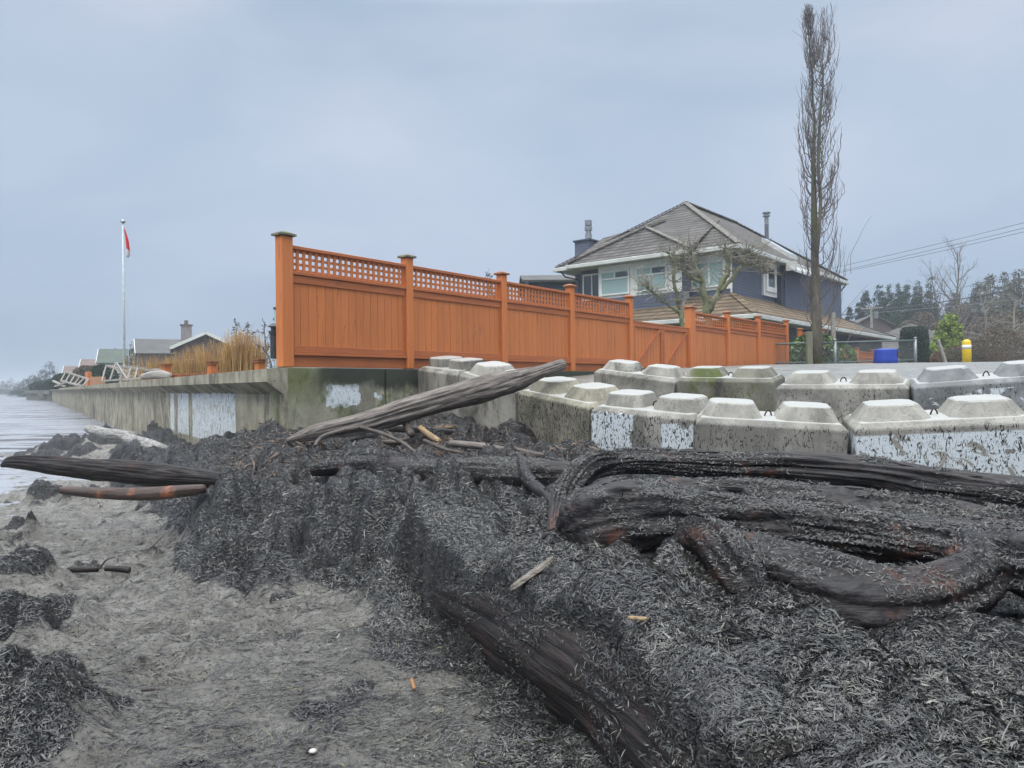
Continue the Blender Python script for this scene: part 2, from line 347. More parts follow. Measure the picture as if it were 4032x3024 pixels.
# ================================================================== SETTING
# ---- foreground terrain (height relative to the eye; eye = 1.5 m)
Lp = [(100,2950,-1.12),(600,2950,-1.10),(1200,2950,-1.10),(1900,2950,-1.12),(2300,3000,-1.14),(100,2600,-1.17),(1000,2550,-1.13),(1700,2700,-1.12),
      (1400,2450,-1.14),(500,2300,-1.2),(900,2320,-1.17),(300,2050,-1.30),(650,2050,-1.24),(0,2200,-1.34),(300,1920,-1.38),(60,2000,-1.46),(120,1900,-1.47),
      (250,1780,-1.44),(400,1700,-1.46),(560,1720,-1.42),(700,1760,-1.36),(0,1850,-1.6),(150,1650,-1.65),(300,1640,-1.5),(900,1760,-1.3)]
Rp = [(850,2030,-1.10),(900,2200,-1.12),(1200,2210,-1.04),(1450,2200,-.86),(1100,1990,-.90),(800,1930,-1.02),(1500,1950,-.74),(2000,1950,-.73),(2000,1815,-.64),(1500,1812,-.66),
      (1700,1830,-.68),(1150,1770,-.68),(900,1760,-.78),(740,1800,-.9),(640,1790,-1.0),(500,1800,-1.25),(1500,1720,-.62),(1900,1710,-.60),(1750,1665,-.52),(2150,1760,-.66),
      (1250,1720,-.60),(1900,1870,-.76),(2300,1990,-.80),(2500,1850,-.98),(2900,1900,-1.0),(3000,2030,-1.0),(3500,2120,-1.0),(4000,2260,-.98),(3300,2230,-1.0),(2700,2150,-.98),(720,1880,-.76),(860,1890,-.70),(1000,1860,-.68),(2100,2250,-.69),(1800,2150,-.72),(1650,2250,-.76),(2000,2450,-.70),
      (2300,2400,-.69),(2400,2700,-.66),(2600,2900,-.66),(3000,2600,-.76),(4000,2600,-.76),(3300,2900,-.70),(4000,3000,-.76),(2800,3100,-.68),(2480,2300,-.84),(2620,2230,-.98),(2900,2420,-.86),(3400,2500,-.90),(3850,2420,-.92),(2300,2200,-.76),(3600,2600,-.80)]
def fld(pl, extra=()):
    A = np.array([[*G(*p)[:2], p[2]] for p in pl] + [list(e) for e in extra]); return A
FL = fld(Lp, [(-9,5,-1.75),(-9,10,-2.0),(-14,20,-2.2),(-8.5,25,-1.9),(-3,1.0,-1.08),(0,1.0,-1.12),(-6,3,-1.5)])
FR = fld(Rp, [(1.5,6.6,-.92),(4.5,5.6,-1.0),(7,5,-1.05),(0.6,8.0,-.78),(2.4,7.2,-1.0),(5,3,-.9),(3,1,-.78),(.8,.8,-.72)])
def idw(A, x, y):
    num = 0; den = 0
    for (ax, ay, az) in A:
        w = 1.0/(((x-ax)**2+(y-ay)**2)+0.02*(1+0.3*ay))**1.7; num = num + w*az; den = den+w
    return num/den
Bpx = [(560,1735),(450,1850),(690,1990),(800,2110),(770,2240),(1080,2345),(1300,2300),(1500,2330),(1580,2400),(1900,2665),(2200,2910),(2330,3040),(2600,3420),(3100,4400)]
BL = np.array([list(G(a,b,-1.15)[:2]) for a,b in Bpx])
def sdist(x, y):
    best = np.full(x.shape, 1e9); sg = np.zeros(x.shape); idx = np.zeros(x.shape)
    for i in range(len(BL)-1):
        a = BL[i]; b = BL[i+1]; d = b-a; l2 = (d**2).sum()
        t = np.clip(((x-a[0])*d[0]+(y-a[1])*d[1])/l2, 0, 1)
        qx = x-(a[0]+t*d[0]); qy = y-(a[1]+t*d[1]); dd = np.sqrt(qx*qx+qy*qy)
        s = -(d[0]*qy-d[1]*qx); m = dd < best
        best = np.where(m, dd, best); sg = np.where(m, np.sign(s), sg); idx = np.where(m, i+t, idx)
    return -best*sg if False else best*sg, idx
# sign check: heap lies to the +x side
_t, _ = sdist(np.array([3.0]), np.array([3.0])); SG = 1.0 if _t[0] > 0 else -1.0
MOUNDS = [(60,2300,-1.2,.30,.18),(60,2500,-1.15,.32,.24),(20,2900,-1.1,.20,.12),(150,2850,-1.1,.28,.21),(60,2980,-1.08,.2,.12),(230,2700,-1.12,.13,.06),(70,2130,-1.35,.22,.26),
          (170,1800,-1.35,.55,.40),(250,1770,-1.3,.6,.55),(330,1790,-1.3,.5,.40),(420,1760,-1.3,.6,.5),(520,1790,-1.3,.6,.40),(480,1830,-1.35,.5,.30),(90,1800,-1.45,.4,.22),(180,1965,-1.4,.3,.22),(330,1985,-1.35,.35,.22),(90,2230,-1.3,.2,.1),(600,1860,-1.3,.4,.2),
          (860,2150,-1.1,.35,.16),(1150,2190,-1.05,.30,.14),(1000,2060,-1.0,.4,.12),(1300,2080,-.95,.35,.12),(1380,2240,-1.0,.16,.10),(1500,2180,-1.0,.24,.20),(1560,2230,-.95,.16,.10),
          (1650,2130,-.8,.28,.10),(950,1740,-.8,.6,.16),(1080,1790,-.8,.5,.12)]
HOLES = [(255,2490,.07,.05),(720,2465,.05,.05),(640,2580,.10,.05),(560,2590,.08,.04),(720,2640,.10,.045),(620,2665,.09,.04),(1080,2430,.08,.05),(1110,2465,.06,.045),(420,2780,.10,.04),
         (1400,2440,.08,.04),(520,2190,.12,.05),(2850,2560,.07,.09),(3080,2460,.08,.08),(2000,1880,.16,.12),(2250,2600,.06,.03),(3600,2800,.06,.05),(3100,2950,.07,.06)]
MW = [(*G(a,b,z)[:2], r, h) for a,b,z,r,h in MOUNDS]; HW = [(*G(a,b,-.74 if a > 1900 else -1.12)[:2], r, h) for a,b,r,h in HOLES]
def mid_(x, y): return fbm(x*5,y*5,2,57)-.5
def terrain(x, y, detail=True):
    x = np.asarray(x, float); y = np.asarray(y, float)
    wa = .04+.22*sst(3.3,4.3,y); wx = x+wa*(fbm(x*3,y*3,3,11)-.5); wy = y+wa*(fbm(x*3,y*3,3,12)-.5)
    sd_, idx = sdist(wx, wy); sd_ = sd_*SG
    isl = sst(6.9,8.1,idx); soft = .26*(1-isl)+.022*isl; off = isl*(.072+.11*(fbm(x*6,y*6,4,15)-.5))
    k = sst(-soft, soft, sd_-off)
    zl = idw(FL, x, y); zr = idw(FR, x, y)
    o_ = np.clip(.28-sd_, 0, .29); drape = -1.0+np.sqrt(.31**2-o_**2); zr = np.where(sd_ < .7, np.maximum(zr, -.685*isl+(1-isl)*zr), zr); zr = zr*(1-isl)+np.minimum(zr, drape)*isl; edge_ = isl*sst(.5,.1,sd_)
    z = zl*(1-k)+np.maximum(zr, zl)*k
    weed = sst(-1.0*soft-.01, .1*soft, sd_-off)
    for (mx, my, r, h) in MW:
        q = ((x-mx)**2+(y-my)**2)/r**2; g = np.exp(-q*1.6)*(0.6+.8*fbm(x*7,y*7,3,5)); z = z+h*g; weed = np.maximum(weed, np.where(my > 0, sst(.3,.55,g), 0))
    for (hx, hy, r, h) in HW:
        q = ((x-hx)**2+((y-hy)*1.3)**2)/r**2; z = z-1.6*h*np.exp(-q*q)
    # weed spread on mud beside the log and at random
    near = np.where(idx > 6.5, sst(-.38, -.08, sd_ + .5*(fbm(x*4,y*4,3,21)-.5)), 0)
    mud_w = sst(.67,.76, fbm(x*3.2+3,y*3.2,5,31))*.6
    weed = np.clip(np.maximum(weed, np.maximum(near*.9, mud_w)), 0, 1)
    if detail:
        keepz = z.copy()
        lump = fbm(x*3.1,y*3.1,4,41)-.5; rid = (np.abs(2*vn(x*2.4+.9*lump,y*2.4+.6*mid_(x,y),51)-1)+.02)**.6*.75+.4*(np.abs(2*vn(x*6+1.2*lump,y*6,52)-1)+.02)**.6-.35; heap = sst(3.4,4.6,y)*sst(2.2,.8,x)*(.35+.65*sst(13,8,y))
        fine = fbm(x*22,y*22,4,61)-.5; mid = fbm(x*9,y*9,3,71)-.5
        z = z+weed*((lump*.16+(rid-.3)*.14+mid*.08+fine*.028)+heap*(lump*.16+(rid-.3)*.15))
        a = .35; u = x*math.cos(a)+y*math.sin(a); v = -x*math.sin(a)+y*math.cos(a)
        stre = fbm(u*7, v*26, 4, 81)-.5
        z = z+(1-weed)*(lump*.09+(np.abs(2*vn(x*1.8+lump,y*4.5,58)-1)-.5)*.03+stre*.045+(fbm(x*14,y*14,4,91)-.5)*.045)
    if detail: z = z*(1-.6*edge_)+keepz*.6*edge_
    return z+EYE, weed
TG = {}
def tgrid(X, Y):
    a0, a1 = math.atan(TG['ang'][0]), math.atan(TG['ang'][-1]); u = (np.arctan(X/Y)-a0)/(a1-a0)*(TG['na']-1); v = (np.log(Y)-TG['ly'][0])/(TG['ly'][-1]-TG['ly'][0])*(TG['ny']-1)
    u = np.clip(u, 0, TG['na']-1.001); v = np.clip(v, 0, TG['ny']-1.001); i = u.astype(int); j = v.astype(int); fu = u-i; fv = v-j
    def g(A): return (A[j,i]*(1-fu)+A[j,i+1]*fu)*(1-fv)+(A[j+1,i]*(1-fu)+A[j+1,i+1]*fu)*fv
    return g(TG['Z']), g(TG['W'])
def tnormal(X, Y, z, e=.012):
    zx, _ = tgrid(X+e, Y); zy, _ = tgrid(X, Y+e); nr = np.stack([-(zx-z)/e, -(zy-z)/e, np.ones_like(z)], 1)
    return nr/np.linalg.norm(nr,axis=1)[:,None]
def make_terrain():
    na, ny = 1130, 900
    ang = np.tan(np.linspace(R(-48), R(60), na)); Ys = np.exp(np.linspace(math.log(.75), math.log(21), ny))
    AA, YY = np.meshgrid(ang, Ys); X = AA*YY
    Z, W = terrain(X, YY); TG.update(ang=ang, ly=np.log(Ys), Z=Z, W=W, na=na, ny=ny)
    V = np.stack([X.ravel(), YY.ravel(), Z.ravel()], 1)
    i = np.arange(ny-1)[:,None]*na+np.arange(na-1)[None,:]; i = i.ravel()
    # drop cells behind the walls
    F = np.stack([i, i+1, i+na+1, i+na], 1)
    m, s = newmat('mud_and_weed', .5, .5)
    at = s.N.new('ShaderNodeAttribute'); at.attribute_name = 'weed'
    mudn = s.noise(7, det=9); st = s.noise(9, (1,3.5,1), det=8, ro=.7, rot=(0,0,-.35))
    mud = s.mix(s.rng(mudn,.35,.65), (0.175,0.165,0.146), (0.29,0.277,0.248)); mud = s.mix(s.rng(st,.52,.66), mud, (0.045,0.044,0.042))
    mud = s.mix(s.rng(s.noise(60,det=4),.62,.66), mud, (0.03,0.03,0.03))
    wd = s.mix(s.rng(s.noise(48,(1,1,.6),det=7,ro=.75),.42,.62), (0.008,0.008,0.010), (0.058,0.059,0.061))
    w = s.rng(s.m2('ADD', at.outputs['Fac'], s.m2('MULTIPLY', s.m2('SUBTRACT', s.noise(12,det=7,ro=.7), .5), .9)), .35, .6)
    s.L.new(s.mix(w, mud, wd), s.b.inputs['Base Color']); s.L.new(s.rng(s.noise(5,det=6),.35,.65,.28,.55), s.b.inputs['Roughness'])
    s.bump(s.m2('ADD', s.noise(55,(1,2.2,1),det=8,ro=.75,rot=(0,0,-.35)), s.m2('MULTIPLY', st, .8)), 1.0, .03)
    o = np_mesh('beach_ground', V, F, m, smooth=True); tag(o, kind='structure')
    a = o.data.attributes.new('weed', 'FLOAT', 'POINT'); a.data.foreach_set('value', W.ravel().astype(np.float32))
make_terrain()

# ---- sea
def make_water():
    m, s = newmat('sea_water', .12, .5)
    s.b.inputs['Base Color'].default_value = (0.15,0.17,0.20,1)
    h = s.m2('ADD', s.m2('MULTIPLY', s.noise(1.1,(.35,1.6,1),det=6,rot=(0,0,.12)), 1.2), s.noise(5,(.35,1.3,1),det=5,rot=(0,0,-.1)))
    ripple_tone = s.noise(1.0,(.16,1.3,1),det=9,ro=.72,off=(4,0,0),rot=(0,0,.08))
    s.L.new(s.mix(s.rng(ripple_tone,.50,.58), (0.30,0.31,0.34), (0.035,0.03,0.032)), s.b.inputs['Base Color'])  # light and dark of the ripples painted into the water colour
    s.L.new(s.rng(ripple_tone,.48,.58,.15,.65), s.b.inputs['Roughness'])
    s.bump(h, 1.0, .12)
    MB().add([(-800,-30,.04),(-2,-30,.04),(-2,16,.04),(-30,70,.04),(-60,900,.04),(-800,900,.04)], [(0,1,2,3,4,5)]).build('sea', m, kind='structure')
make_water()
# ---- seawall frame
TW = R(-32.9); SW = Vector((math.sin(TW), math.cos(TW), 0)); TF = R(37.3); FD = Vector((math.sin(TF), math.cos(TF), 0))
CX, CY = XY(1133, 10.0); TOPZ = EYE+.275; CORNER = Vector((CX, CY, TOPZ))
RZF = math.pi/2-TF        # local x along the fence
RZW = math.pi/2-TW
# seabed strip / beach along wall
def sheet(name, pts, m, kind='structure'):
    return MB().add(pts, [tuple(range(len(pts)))]).build(name, m, kind=kind)
m_bed = mat('wet_sea_bed', (0.07,0.065,0.06), .4, (0.04,0.04,0.04), scale=1, bump=.5, obj=False)
sheet('sea_bed', [(-1500,-60,EYE-2.6),(1500,-60,EYE-2.6),(1500,1500,EYE-2.6),(-1500,1500,EYE-2.6)], m_bed)
# land behind the sea wall and the fence
A = CORNER+SW*.3; far = CORNER+SW*150
sheet('lawn', [(A.x+.15,A.y+.3,TOPZ-.12), (CORNER+FD*60).to_tuple()[:2]+(TOPZ-.08,), (300,120,TOPZ-.08),(300,900,TOPZ-.08),(-55,900,TOPZ-.08),(far.x+.3,far.y,TOPZ-.12)], m_lawn)
# concrete ramp / car park
def ramp_z(X, Y):
    y = Y-.45*max(0, 3.0-X)
    xs = [0,5.5,8,9.5,11.5,12.3,13.2,18,25,27,34,70,200]; zs = [-1.35,-1.15,-1.0,-.85,-.75,-.05,.08,.34,.60,.56,.35,.3,.3]
    return float(np.interp(y, xs, zs))+EYE
def make_ramp():
    m, s = newmat('wet_brushed_concrete', .4, .5)
    g = s.noise(5,(1,5,1),det=7,ro=.7,rot=(0,0,.65)); n = s.noise(1.2,det=7)
    s.L.new(s.mix(s.rng(g,.44,.58), (0.10,0.10,0.095), (0.27,0.27,0.25)), s.b.inputs['Base Color']); s.L.new(s.rng(n,.4,.6,.3,.6), s.b.inputs['Roughness'])
    s.bump(g, .6, .03)
    b = MB(); nx, ny = 40, 60; vs = []
    ts = [0.0+ (150)*(i/ny)**2.2 for i in range(ny+1)]; ss = [(80)*(j/nx)**1.6 for j in range(nx+1)]
    right = Vector((math.cos(TF), -math.sin(TF), 0)); o0 = CORNER+FD*1.9
    for t in ts:
        for q in ss:
            p = o0+FD*t+right*q*1.0
            vs.append((p.x, p.y, ramp_z(p.x, p.y)))
    fs = [(i*(nx+1)+j, i*(nx+1)+j+1, (i+1)*(nx+1)+j+1, (i+1)*(nx+1)+j) for i in range(ny) for j in range(nx)]
    b.add(vs, fs).build('concrete_ramp', m, kind='structure', smooth=True)
make_ramp()

# ---- sea wall (profile extruded along the shore; local x along wall, y = inland)
def prof_wall(name, L, loc, rz, m, prof, label, end0=None, n=30, kind_cat='sea wall'):
    b = MB(); k = len(prof); xs = [L*(i/n)**1.8 for i in range(n+1)]
    vs = []
    for i, x in enumerate(xs):
        for (y, z) in prof:
            xx = x if i else (end0(y, z) if end0 else 0)
            vs.append((xx, y, z))
    fs = [(i*k+j, i*k+(j+1)%k, (i+1)*k+(j+1)%k, (i+1)*k+j) for i in range(n) for j in range(k)]
    fs += [tuple(range(k-1,-1,-1)), tuple(range(n*k, n*k+k))]
    b.add(vs, fs); return b.build(name, m, loc=loc, rz=rz, label=label, cat=kind_cat)
def seawall_mat():
    pan = []
    for (a, b2) in ((673,688),(702,745),(760,930)):
        # position along the wall of a pixel column
        f = lambda px: (10130.0/(px-107)-10.0)/math.cos(TW)
        pan.append((f(b2), f(a), -1.25, -.36, .95))
    return concrete_mat('stained_sea_wall_concrete', 0, .15, .0, 3, panel=pan, base=(0.30,0.275,0.205), streak=.75, flake=13, chipt=.54, warp=.05)
# local frame of the sea wall: x along SW, y to its left (out to sea) -> inland is -y
prof = [(.0,0),(.30,-.02),(.30,-.19),(.06,-.36),(.06,-2.3),(-.35,-2.3),(-.35,0)]
# angle between the walls: shear the near end so that it dies into the side wall plane
ang = TF-TW
def end0(y, z): return -y/math.tan(math.pi-ang)*-1 if False else y*math.cos(ang)/math.sin(ang)*-1
prof_wall('sea_wall', 111, CORNER-SW*.0, RZW, seawall_mat(), [(p[0],p[1]) for p in prof], 'long stained concrete sea wall with overhanging lip and white paint patches running to the water', end0)
# side wall under the fence; local x along FD, y left = inland
def sidewall_mat():
    m = concrete_mat('mossy_side_wall_concrete', 0, .12, .35, 6, panel=[(.60,1.28,-.58,-.22,.62),(1.5,1.72,-.5,-.3,.2)], base=(0.29,0.28,0.215), flake=16, streak=.6)
    s = Sh(m); c_in = m.node_tree.links
    # dark algae band at the top
    lk = [l for l in m.node_tree.links if l.to_socket == s.b.inputs['Base Color']][0]; src = lk.from_socket
    n = s.noise(3,(1,1,.6),det=8); z = s.m2('ADD', s.Z, s.m2('MULTIPLY', s.m2('SUBTRACT', n, .5), .5))
    f = s.m2('MULTIPLY', s.rng(z, -.36, -.18), s.rng(s.X, .3,.6))
    c = s.mix(s.m2('MULTIPLY', f, .93), src, (0.022,0.027,0.018))
    g = s.m2('MULTIPLY', s.rng(s.m2('ADD', s.X, s.m2('MULTIPLY', n, .8)), 1.2, .5, 0, 1), s.rng(z,-.75,-.25)); c = s.mix(s.m2('MULTIPLY', g, .75), c, (0.10,0.115,0.03))
    s.L.new(c, s.b.inputs['Base Color']); return m
b = MB().box(.0, 1.74, -.004, .4, -2.2, .002).box(1.755, 1.775, .012, .38, -2.2, -.01).box(1.79, 12, -.004, .4, -2.2, .002)
b.build('side_wall', sidewall_mat(), loc=CORNER-FD*.0, rz=RZF, bevel=.012, label='mossy green concrete wall under the tall orange fence', cat='wall')

# ================================================================== ORANGE FENCES
def fence_post(par, x, h=1.76, w=.19, d=.15, cap=m_capo, z0=0, y=0):
    p = MB().box(x-w/2, x+w/2, y-d/2, y+d/2, z0, z0+h).build('post', m_orange, par, bevel=.012)
    cw, cd = w/2+.035, d/2+.035
    c = MB(); z = z0+h+.002
    c.add([(x-cw,y-cd,z),(x+cw,y-cd,z),(x+cw,y+cd,z),(x-cw,y+cd,z),(x-cw,y-cd,z+.03),(x+cw,y-cd,z+.03),(x+cw,y+cd,z+.03),(x-cw,y+cd,z+.03),
           (x-w*.22,y-d*.2,z+.065),(x+w*.22,y-d*.2,z+.065),(x+w*.22,y+d*.2,z+.065),(x-w*.22,y+d*.2,z+.065)],
          [(0,3,2,1),(0,1,5,4),(1,2,6,5),(2,3,7,6),(3,0,4,7),(4,5,9,8),(5,6,10,9),(6,7,11,10),(7,4,8,11),(8,9,10,11)])
    c.build('post_cap', cap, p, bevel=.004)
    return p
def fence_panel(par, x0, x1, H=1.66, lattice=True, z0=0, y=0, boards=15, skirt=True, lh=.30, lrows=3, lcols=20, m=None):
    """one framed panel between two posts"""
    L = x1-x0; zt = z0+H; lb = zt-.05-lh if lattice else zt-.05
    pn = MB()
    bot = z0+(.30 if skirt else .08)
    # boards
    top = lb-.05; bw = L/boards
    for i in range(boards):
        pn.box(x0+i*bw+.003, x0+(i+1)*bw-.003, y-.012+random.uniform(-.002,.002), y+.012, bot-.02, top-.03)
    pb = pn.build('board_panel', m_orange, par)
    MB().box(x0+.002, x1-.002, y+.0135, y+.02, bot-.02, top-.03).build('backing_strip', m_fr, pb)
    rl = MB().box(x0, x1, y-.05, y+.05, zt-.045, zt)           # top rail
    if lattice:
        rl.box(x0, x1, y-.06, y+.06, lb-.045, lb)
    rl.box(x0, x1, y-.035, y+.03, top-.105, top+.004)
    rl.box(x0, x1, y-.035, y+.03, bot-.02-.075, bot)
    if skirt:
        rl.box(x0, x1, y-.055, y+.05, bot-.135, bot-.098)
        rl.box(x0, x1, y-.012, y+.02, z0+.004, bot-.137)
    rl.box(x0+.001, x0+.04, y-.028, y+.02, bot, top-.105); rl.box(x1-.04, x1-.001, y-.028, y+.02, bot, top-.105)
    rl.build('rails', m_orange_h, par, bevel=.004)
    if lattice:
        la = MB(); n = lcols; sp = L/n
        for i in range(n+1):
            xc = min(max(x0+i*sp, x0+.02), x1-.02); la.box(xc-.024, xc+.024, y-.016, y-.001, lb+.002, zt-.047)
        for j in range(lrows+1):
            zc = lb+.02+(lh-.04)*j/lrows; la.box(x0+.002, x1-.002, y+.001, y+.015, zc-.018, zc+.018)
        la.build('lattice', m_orange, par)
m_fr = mat('dark_groove_wood', (0.10,0.03,0.012), .8)
YF = .13      # fence stands a little behind the wall face
def y_on(px): return 31300.0/(4263-px)
def t_of(px): return (y_on(px)-10.0)/math.cos(TF)
fence = empty('orange_fence', CORNER+Vector((0,0,.005)), RZF, 'tall orange wooden fence with lattice top standing on the mossy side wall', 'fence')
px5 = [1133,1631,2002,2269,2500]; tx = [0.06]+[t_of(p) for p in px5[1:]]
for i, t in enumerate(tx):
    fence_post(fence, t, 1.77, .19 if i == 0 else .15, .15, m_cap if i < 2 else m_capo, y=YF)
for i in range(4):
    fence_panel(fence, tx[i]+(.10 if i == 0 else .08), tx[i+1]-.08, y=YF, boards=15)
# scratch on second panel
MB().box(4.02,4.045,YF-.0165,YF-.0155,.62,.83).add([(4.02,YF-.016,.62),(4.03,YF-.016,.57),(4.045,YF-.016,.62)],[(0,1,2)]).build('paint_scratch', m_palewood, fence)
# gate
tg = t_of(2735)
gate = empty('orange_gate', CORNER+FD*(tx[4]+.1), RZF, 'low orange double gate with diagonal braces between the two tall fences', 'gate')
gl = tg-tx[4]-.22; gz = .0
for k in range(2):
    a, b2 = k*gl/2+.01, (k+1)*gl/2-.01; leaf = MB(); n = 10; w = (b2-a)/n
    for i in range(n): leaf.box(a+i*w+.004, a+(i+1)*w-.004, YF-.01, YF+.012, .02, 1.20)
    lf = leaf.build('gate_leaf', m_orange, gate, bevel=.003)
    MB().box(a, b2, YF+.0135, YF+.02, .02, 1.2).build('backing_strip', m_fr, lf)
    fr = MB().box(a, b2, YF-.05, YF-.011, 1.10, 1.2).box(a-.01, b2+.01, YF-.06, YF+.03, 1.201, 1.235).box(a, b2, YF-.05, YF-.011, .05, .15).box(a, a+.09, YF-.048, YF-.011, .15, 1.10).box(b2-.09, b2, YF-.048, YF-.011, .15, 1.10)
    fr.build('gate_frame', m_orange_h, lf, bevel=.004)
    MB().bar((a+.14, YF-.031, .16), (b2-.14, YF-.031, 1.09), .036, .10, (0,0,1)).build('diagonal_brace', m_orange_h, lf)
# second tall fence right of the gate (ground rises a little)
f2 = empty('orange_fence', CORNER+FD*tg+Vector((0,0,.12)), RZF, 'orange lattice-topped fence right of the gate, ending behind the chain-link fence', 'fence')
tt = [0]+[t_of(p)-tg for p in (2880,3000,3110)]
for i, t in enumerate(tt): fence_post(f2, t, 1.66+.03*i, .30 if i == 0 else .15, .2 if i == 0 else .15, z0=.0+.02*i, y=YF-.02)
for i in range(3): fence_panel(f2, tt[i]+(.16 if i == 0 else .08), tt[i+1]-.08, H=1.58+.03*i, z0=.02*i, y=YF, skirt=False, boards=14, lcols=16)
# return and far fence along the lane
f3o = P(3150, 1438, 29.5)
f3 = empty('orange_fence', (f3o.x, f3o.y, EYE+.5), R(8), 'short orange fence return with lattice beside the poplar trunk', 'fence')
for t in (0, .95): fence_post(f3, t, 1.55, .15, .15)
fence_panel(f3, .08, .87, H=1.45, boards=6, lcols=8, skirt=False)
pa = P(3215, 1440, 34.5); pb = P(3590, 1440, 50)
d = Vector((pb.x-pa.x, pb.y-pa.y, 0)); Lf = d.length; rz = math.atan2(d.y, d.x)
f4 = empty('orange_fence', (pa.x, pa.y, EYE+.18), rz, 'distant low orange fence behind the chain-link fence and the blue bin', 'fence')
n4 = 6
for i in range(n4+1):
    fence_post(f4, Lf*i/n4, 1.55, .24, .2)
    if i < n4: fence_panel(f4, Lf*i/n4+.13, Lf*(i+1)/n4-.13, H=1.42, boards=18, lcols=24, skirt=False, lh=.27)
pc = P(3640, 1440, 47)
f5 = empty('orange_fence', (pc.x, pc.y, EYE+.1), R(20), 'small orange fence section right of the clipped cypress', 'fence')
for t in (0, .85, 1.9): fence_post(f5, t, 1.5, .2, .2)
fence_panel(f5, .1, .75, H=1.35, lattice=False, boards=5, skirt=False); fence_panel(f5, .95, 1.8, H=1.2, lattice=False, boards=7, skirt=False)

# ================================================================== CONCRETE BLOCKS
m_rust = mat('rusty_rebar', (0.06,0.03,0.022), .8, (0.03,0.018,0.015), scale=30)
def block(pL, pR, m, label, L=1.5, H=.75, D=.75, slope=.10, loop=True):
    """pL,pR: (px,py,Y) of the top front edge ends"""
    a = P(*pL); c = P(*pR); mid = (a+c)/2; ex = (c-a).normalized(); Lr = (c-a).length
    back = Vector((-ex.y, ex.x, 0)).normalized(); back.z = slope; ey = (back-ex*back.dot(ex)).normalized(); ez = ex.cross(ey).normalized()
    rot = Matrix((ex, ey, ez)).transposed().to_euler()
    root = empty('concrete_block', mid, label=label, cat='concrete block', group='stud-topped concrete blocks lining the ramp', rot=rot)
    r2 = random.Random(int(pL[0])); h = Lr/2-.012; ch = .055
    def j(s=.006): return r2.uniform(-s, s)
    body = MB(); lv = []
    for (z, ins) in ((-H,0),(-ch,0),(0,ch)):
        lv.append([(-h+ins+j(), ins+j(), z+j()*.5),(h-ins+j(), ins+j(), z+j()*.5),(h-ins+j(), D-ins+j(), z+j()*.5),(-h+ins+j(), D-ins+j(), z+j()*.5)])
    vs = sum(lv, []); fs = [(3,2,1,0),(8,9,10,11)]
    for k in (0,1):
        for i in range(4): fs.append((k*4+i, k*4+(i+1)%4, k*4+4+(i+1)%4, k*4+4+i))
    body.add(vs, fs)
    bo = body.build('body', m, root, bevel=.014, bseg=2)
    for sx in (-1, 1):
        st = MB(); cx = sx*Lr*.25; cy = D/2; wb, wt, hh = min(.31, Lr*.205), .205, .135
        rows = []
        for (w, z, cc) in ((wb,-.004,.30),(wt+.012,hh-.012,.34),(wt-.004,hh,.34)):
            c_ = w*cc
            rows.append([(cx-w,cy-w+c_,z),(cx-w+c_,cy-w,z),(cx+w-c_,cy-w,z),(cx+w,cy-w+c_,z),(cx+w,cy+w-c_,z),(cx+w-c_,cy+w,z),(cx-w+c_,cy+w,z),(cx-w,cy+w-c_,z)])
        vs = [(x+j(.004), y+j(.004), z) for r_ in rows for (x,y,z) in r_]
        fs = [(k*8+i, k*8+(i+1)%8, k*8+8+(i+1)%8, k*8+8+i) for k in (0,1) for i in range(8)]+[tuple(range(16,24))]
        st.add(vs, fs).build('stud', m, root, bevel=.006)
    if loop:
        pts = [(.035*math.cos(t)*1.0, D/2+.02*math.sin(t*2), -.02+.075*math.sin(t)) for t in np.linspace(-.2, math.pi+.2, 9)]
        MB().tube(pts, .008, 6).build('lifting_loop', m_rust, root, smooth=True)
    return root
cb = lambda n, **k: concrete_mat(n, **k)
blocks = [
 ((1640,1444,11.75),(1800,1463,10.95), cb('block_concrete_a', specks=0, moss=.0, seed=1, streak=.8), 'weathered block wedged against the mossy wall at the left end of the front row'),
 ((1803,1463,10.9),(2032,1530,9.75), cb('block_concrete_b', specks=.1, seed=2, streak=.9), 'smooth streaky block under the leaning grey driftwood log'),
 ((2036,1533,9.7),(2320,1592,8.5), cb('block_concrete_c', specks=1.15, seed=3, base=(0.25,0.235,0.18)), 'block speckled all over with dark weed shreds, right of the leaning log'),
 ((2322,1597,8.4),(2733,1636,7.6), cb('block_concrete_d', specks=1.1, seed=4, panel=[(-.72,-.08,-.6,-.075,.95),(.25,.73,-.7,-.1,.5)]), 'block with two patches of white paint in the front row'),
 ((2737,1642,7.3),(3350,1676,6.95), cb('block_concrete_e', specks=.75, seed=5), 'unpainted beige block in the front row between the two painted blocks'),
 ((3362,1672,6.75),(4110,1638,6.35), cb('block_concrete_f', specks=.9, seed=6, paint=.66), 'large front block with flaking white paint at the right edge'),
 ((2338,1452,12.4),(2660,1493,11.6), cb('block_concrete_g', specks=.1, seed=7, streak=.9), 'back row block at the left end, in front of the orange gate'),
 ((2662,1487,11.5),(3046,1491,10.7), cb('block_concrete_h', specks=.5, seed=8, base=(0.17,0.165,0.13), moss=.25, streak=.95), 'dark mossy block, second from the left in the back row'),
 ((3050,1515,9.8),(3585,1513,9.0), cb('block_concrete_i', specks=.55, seed=9), 'plain beige block in the back row below the blue bin'),
 ((3590,1513,8.85),(4250,1468,8.2), cb('block_concrete_j', specks=.55, seed=10, paint=.35, base=(0.2,0.21,0.21)), 'bluish painted block at the right end of the back row'),
]
for a, c, m_, lab in blocks: block(a, c, m_, lab)

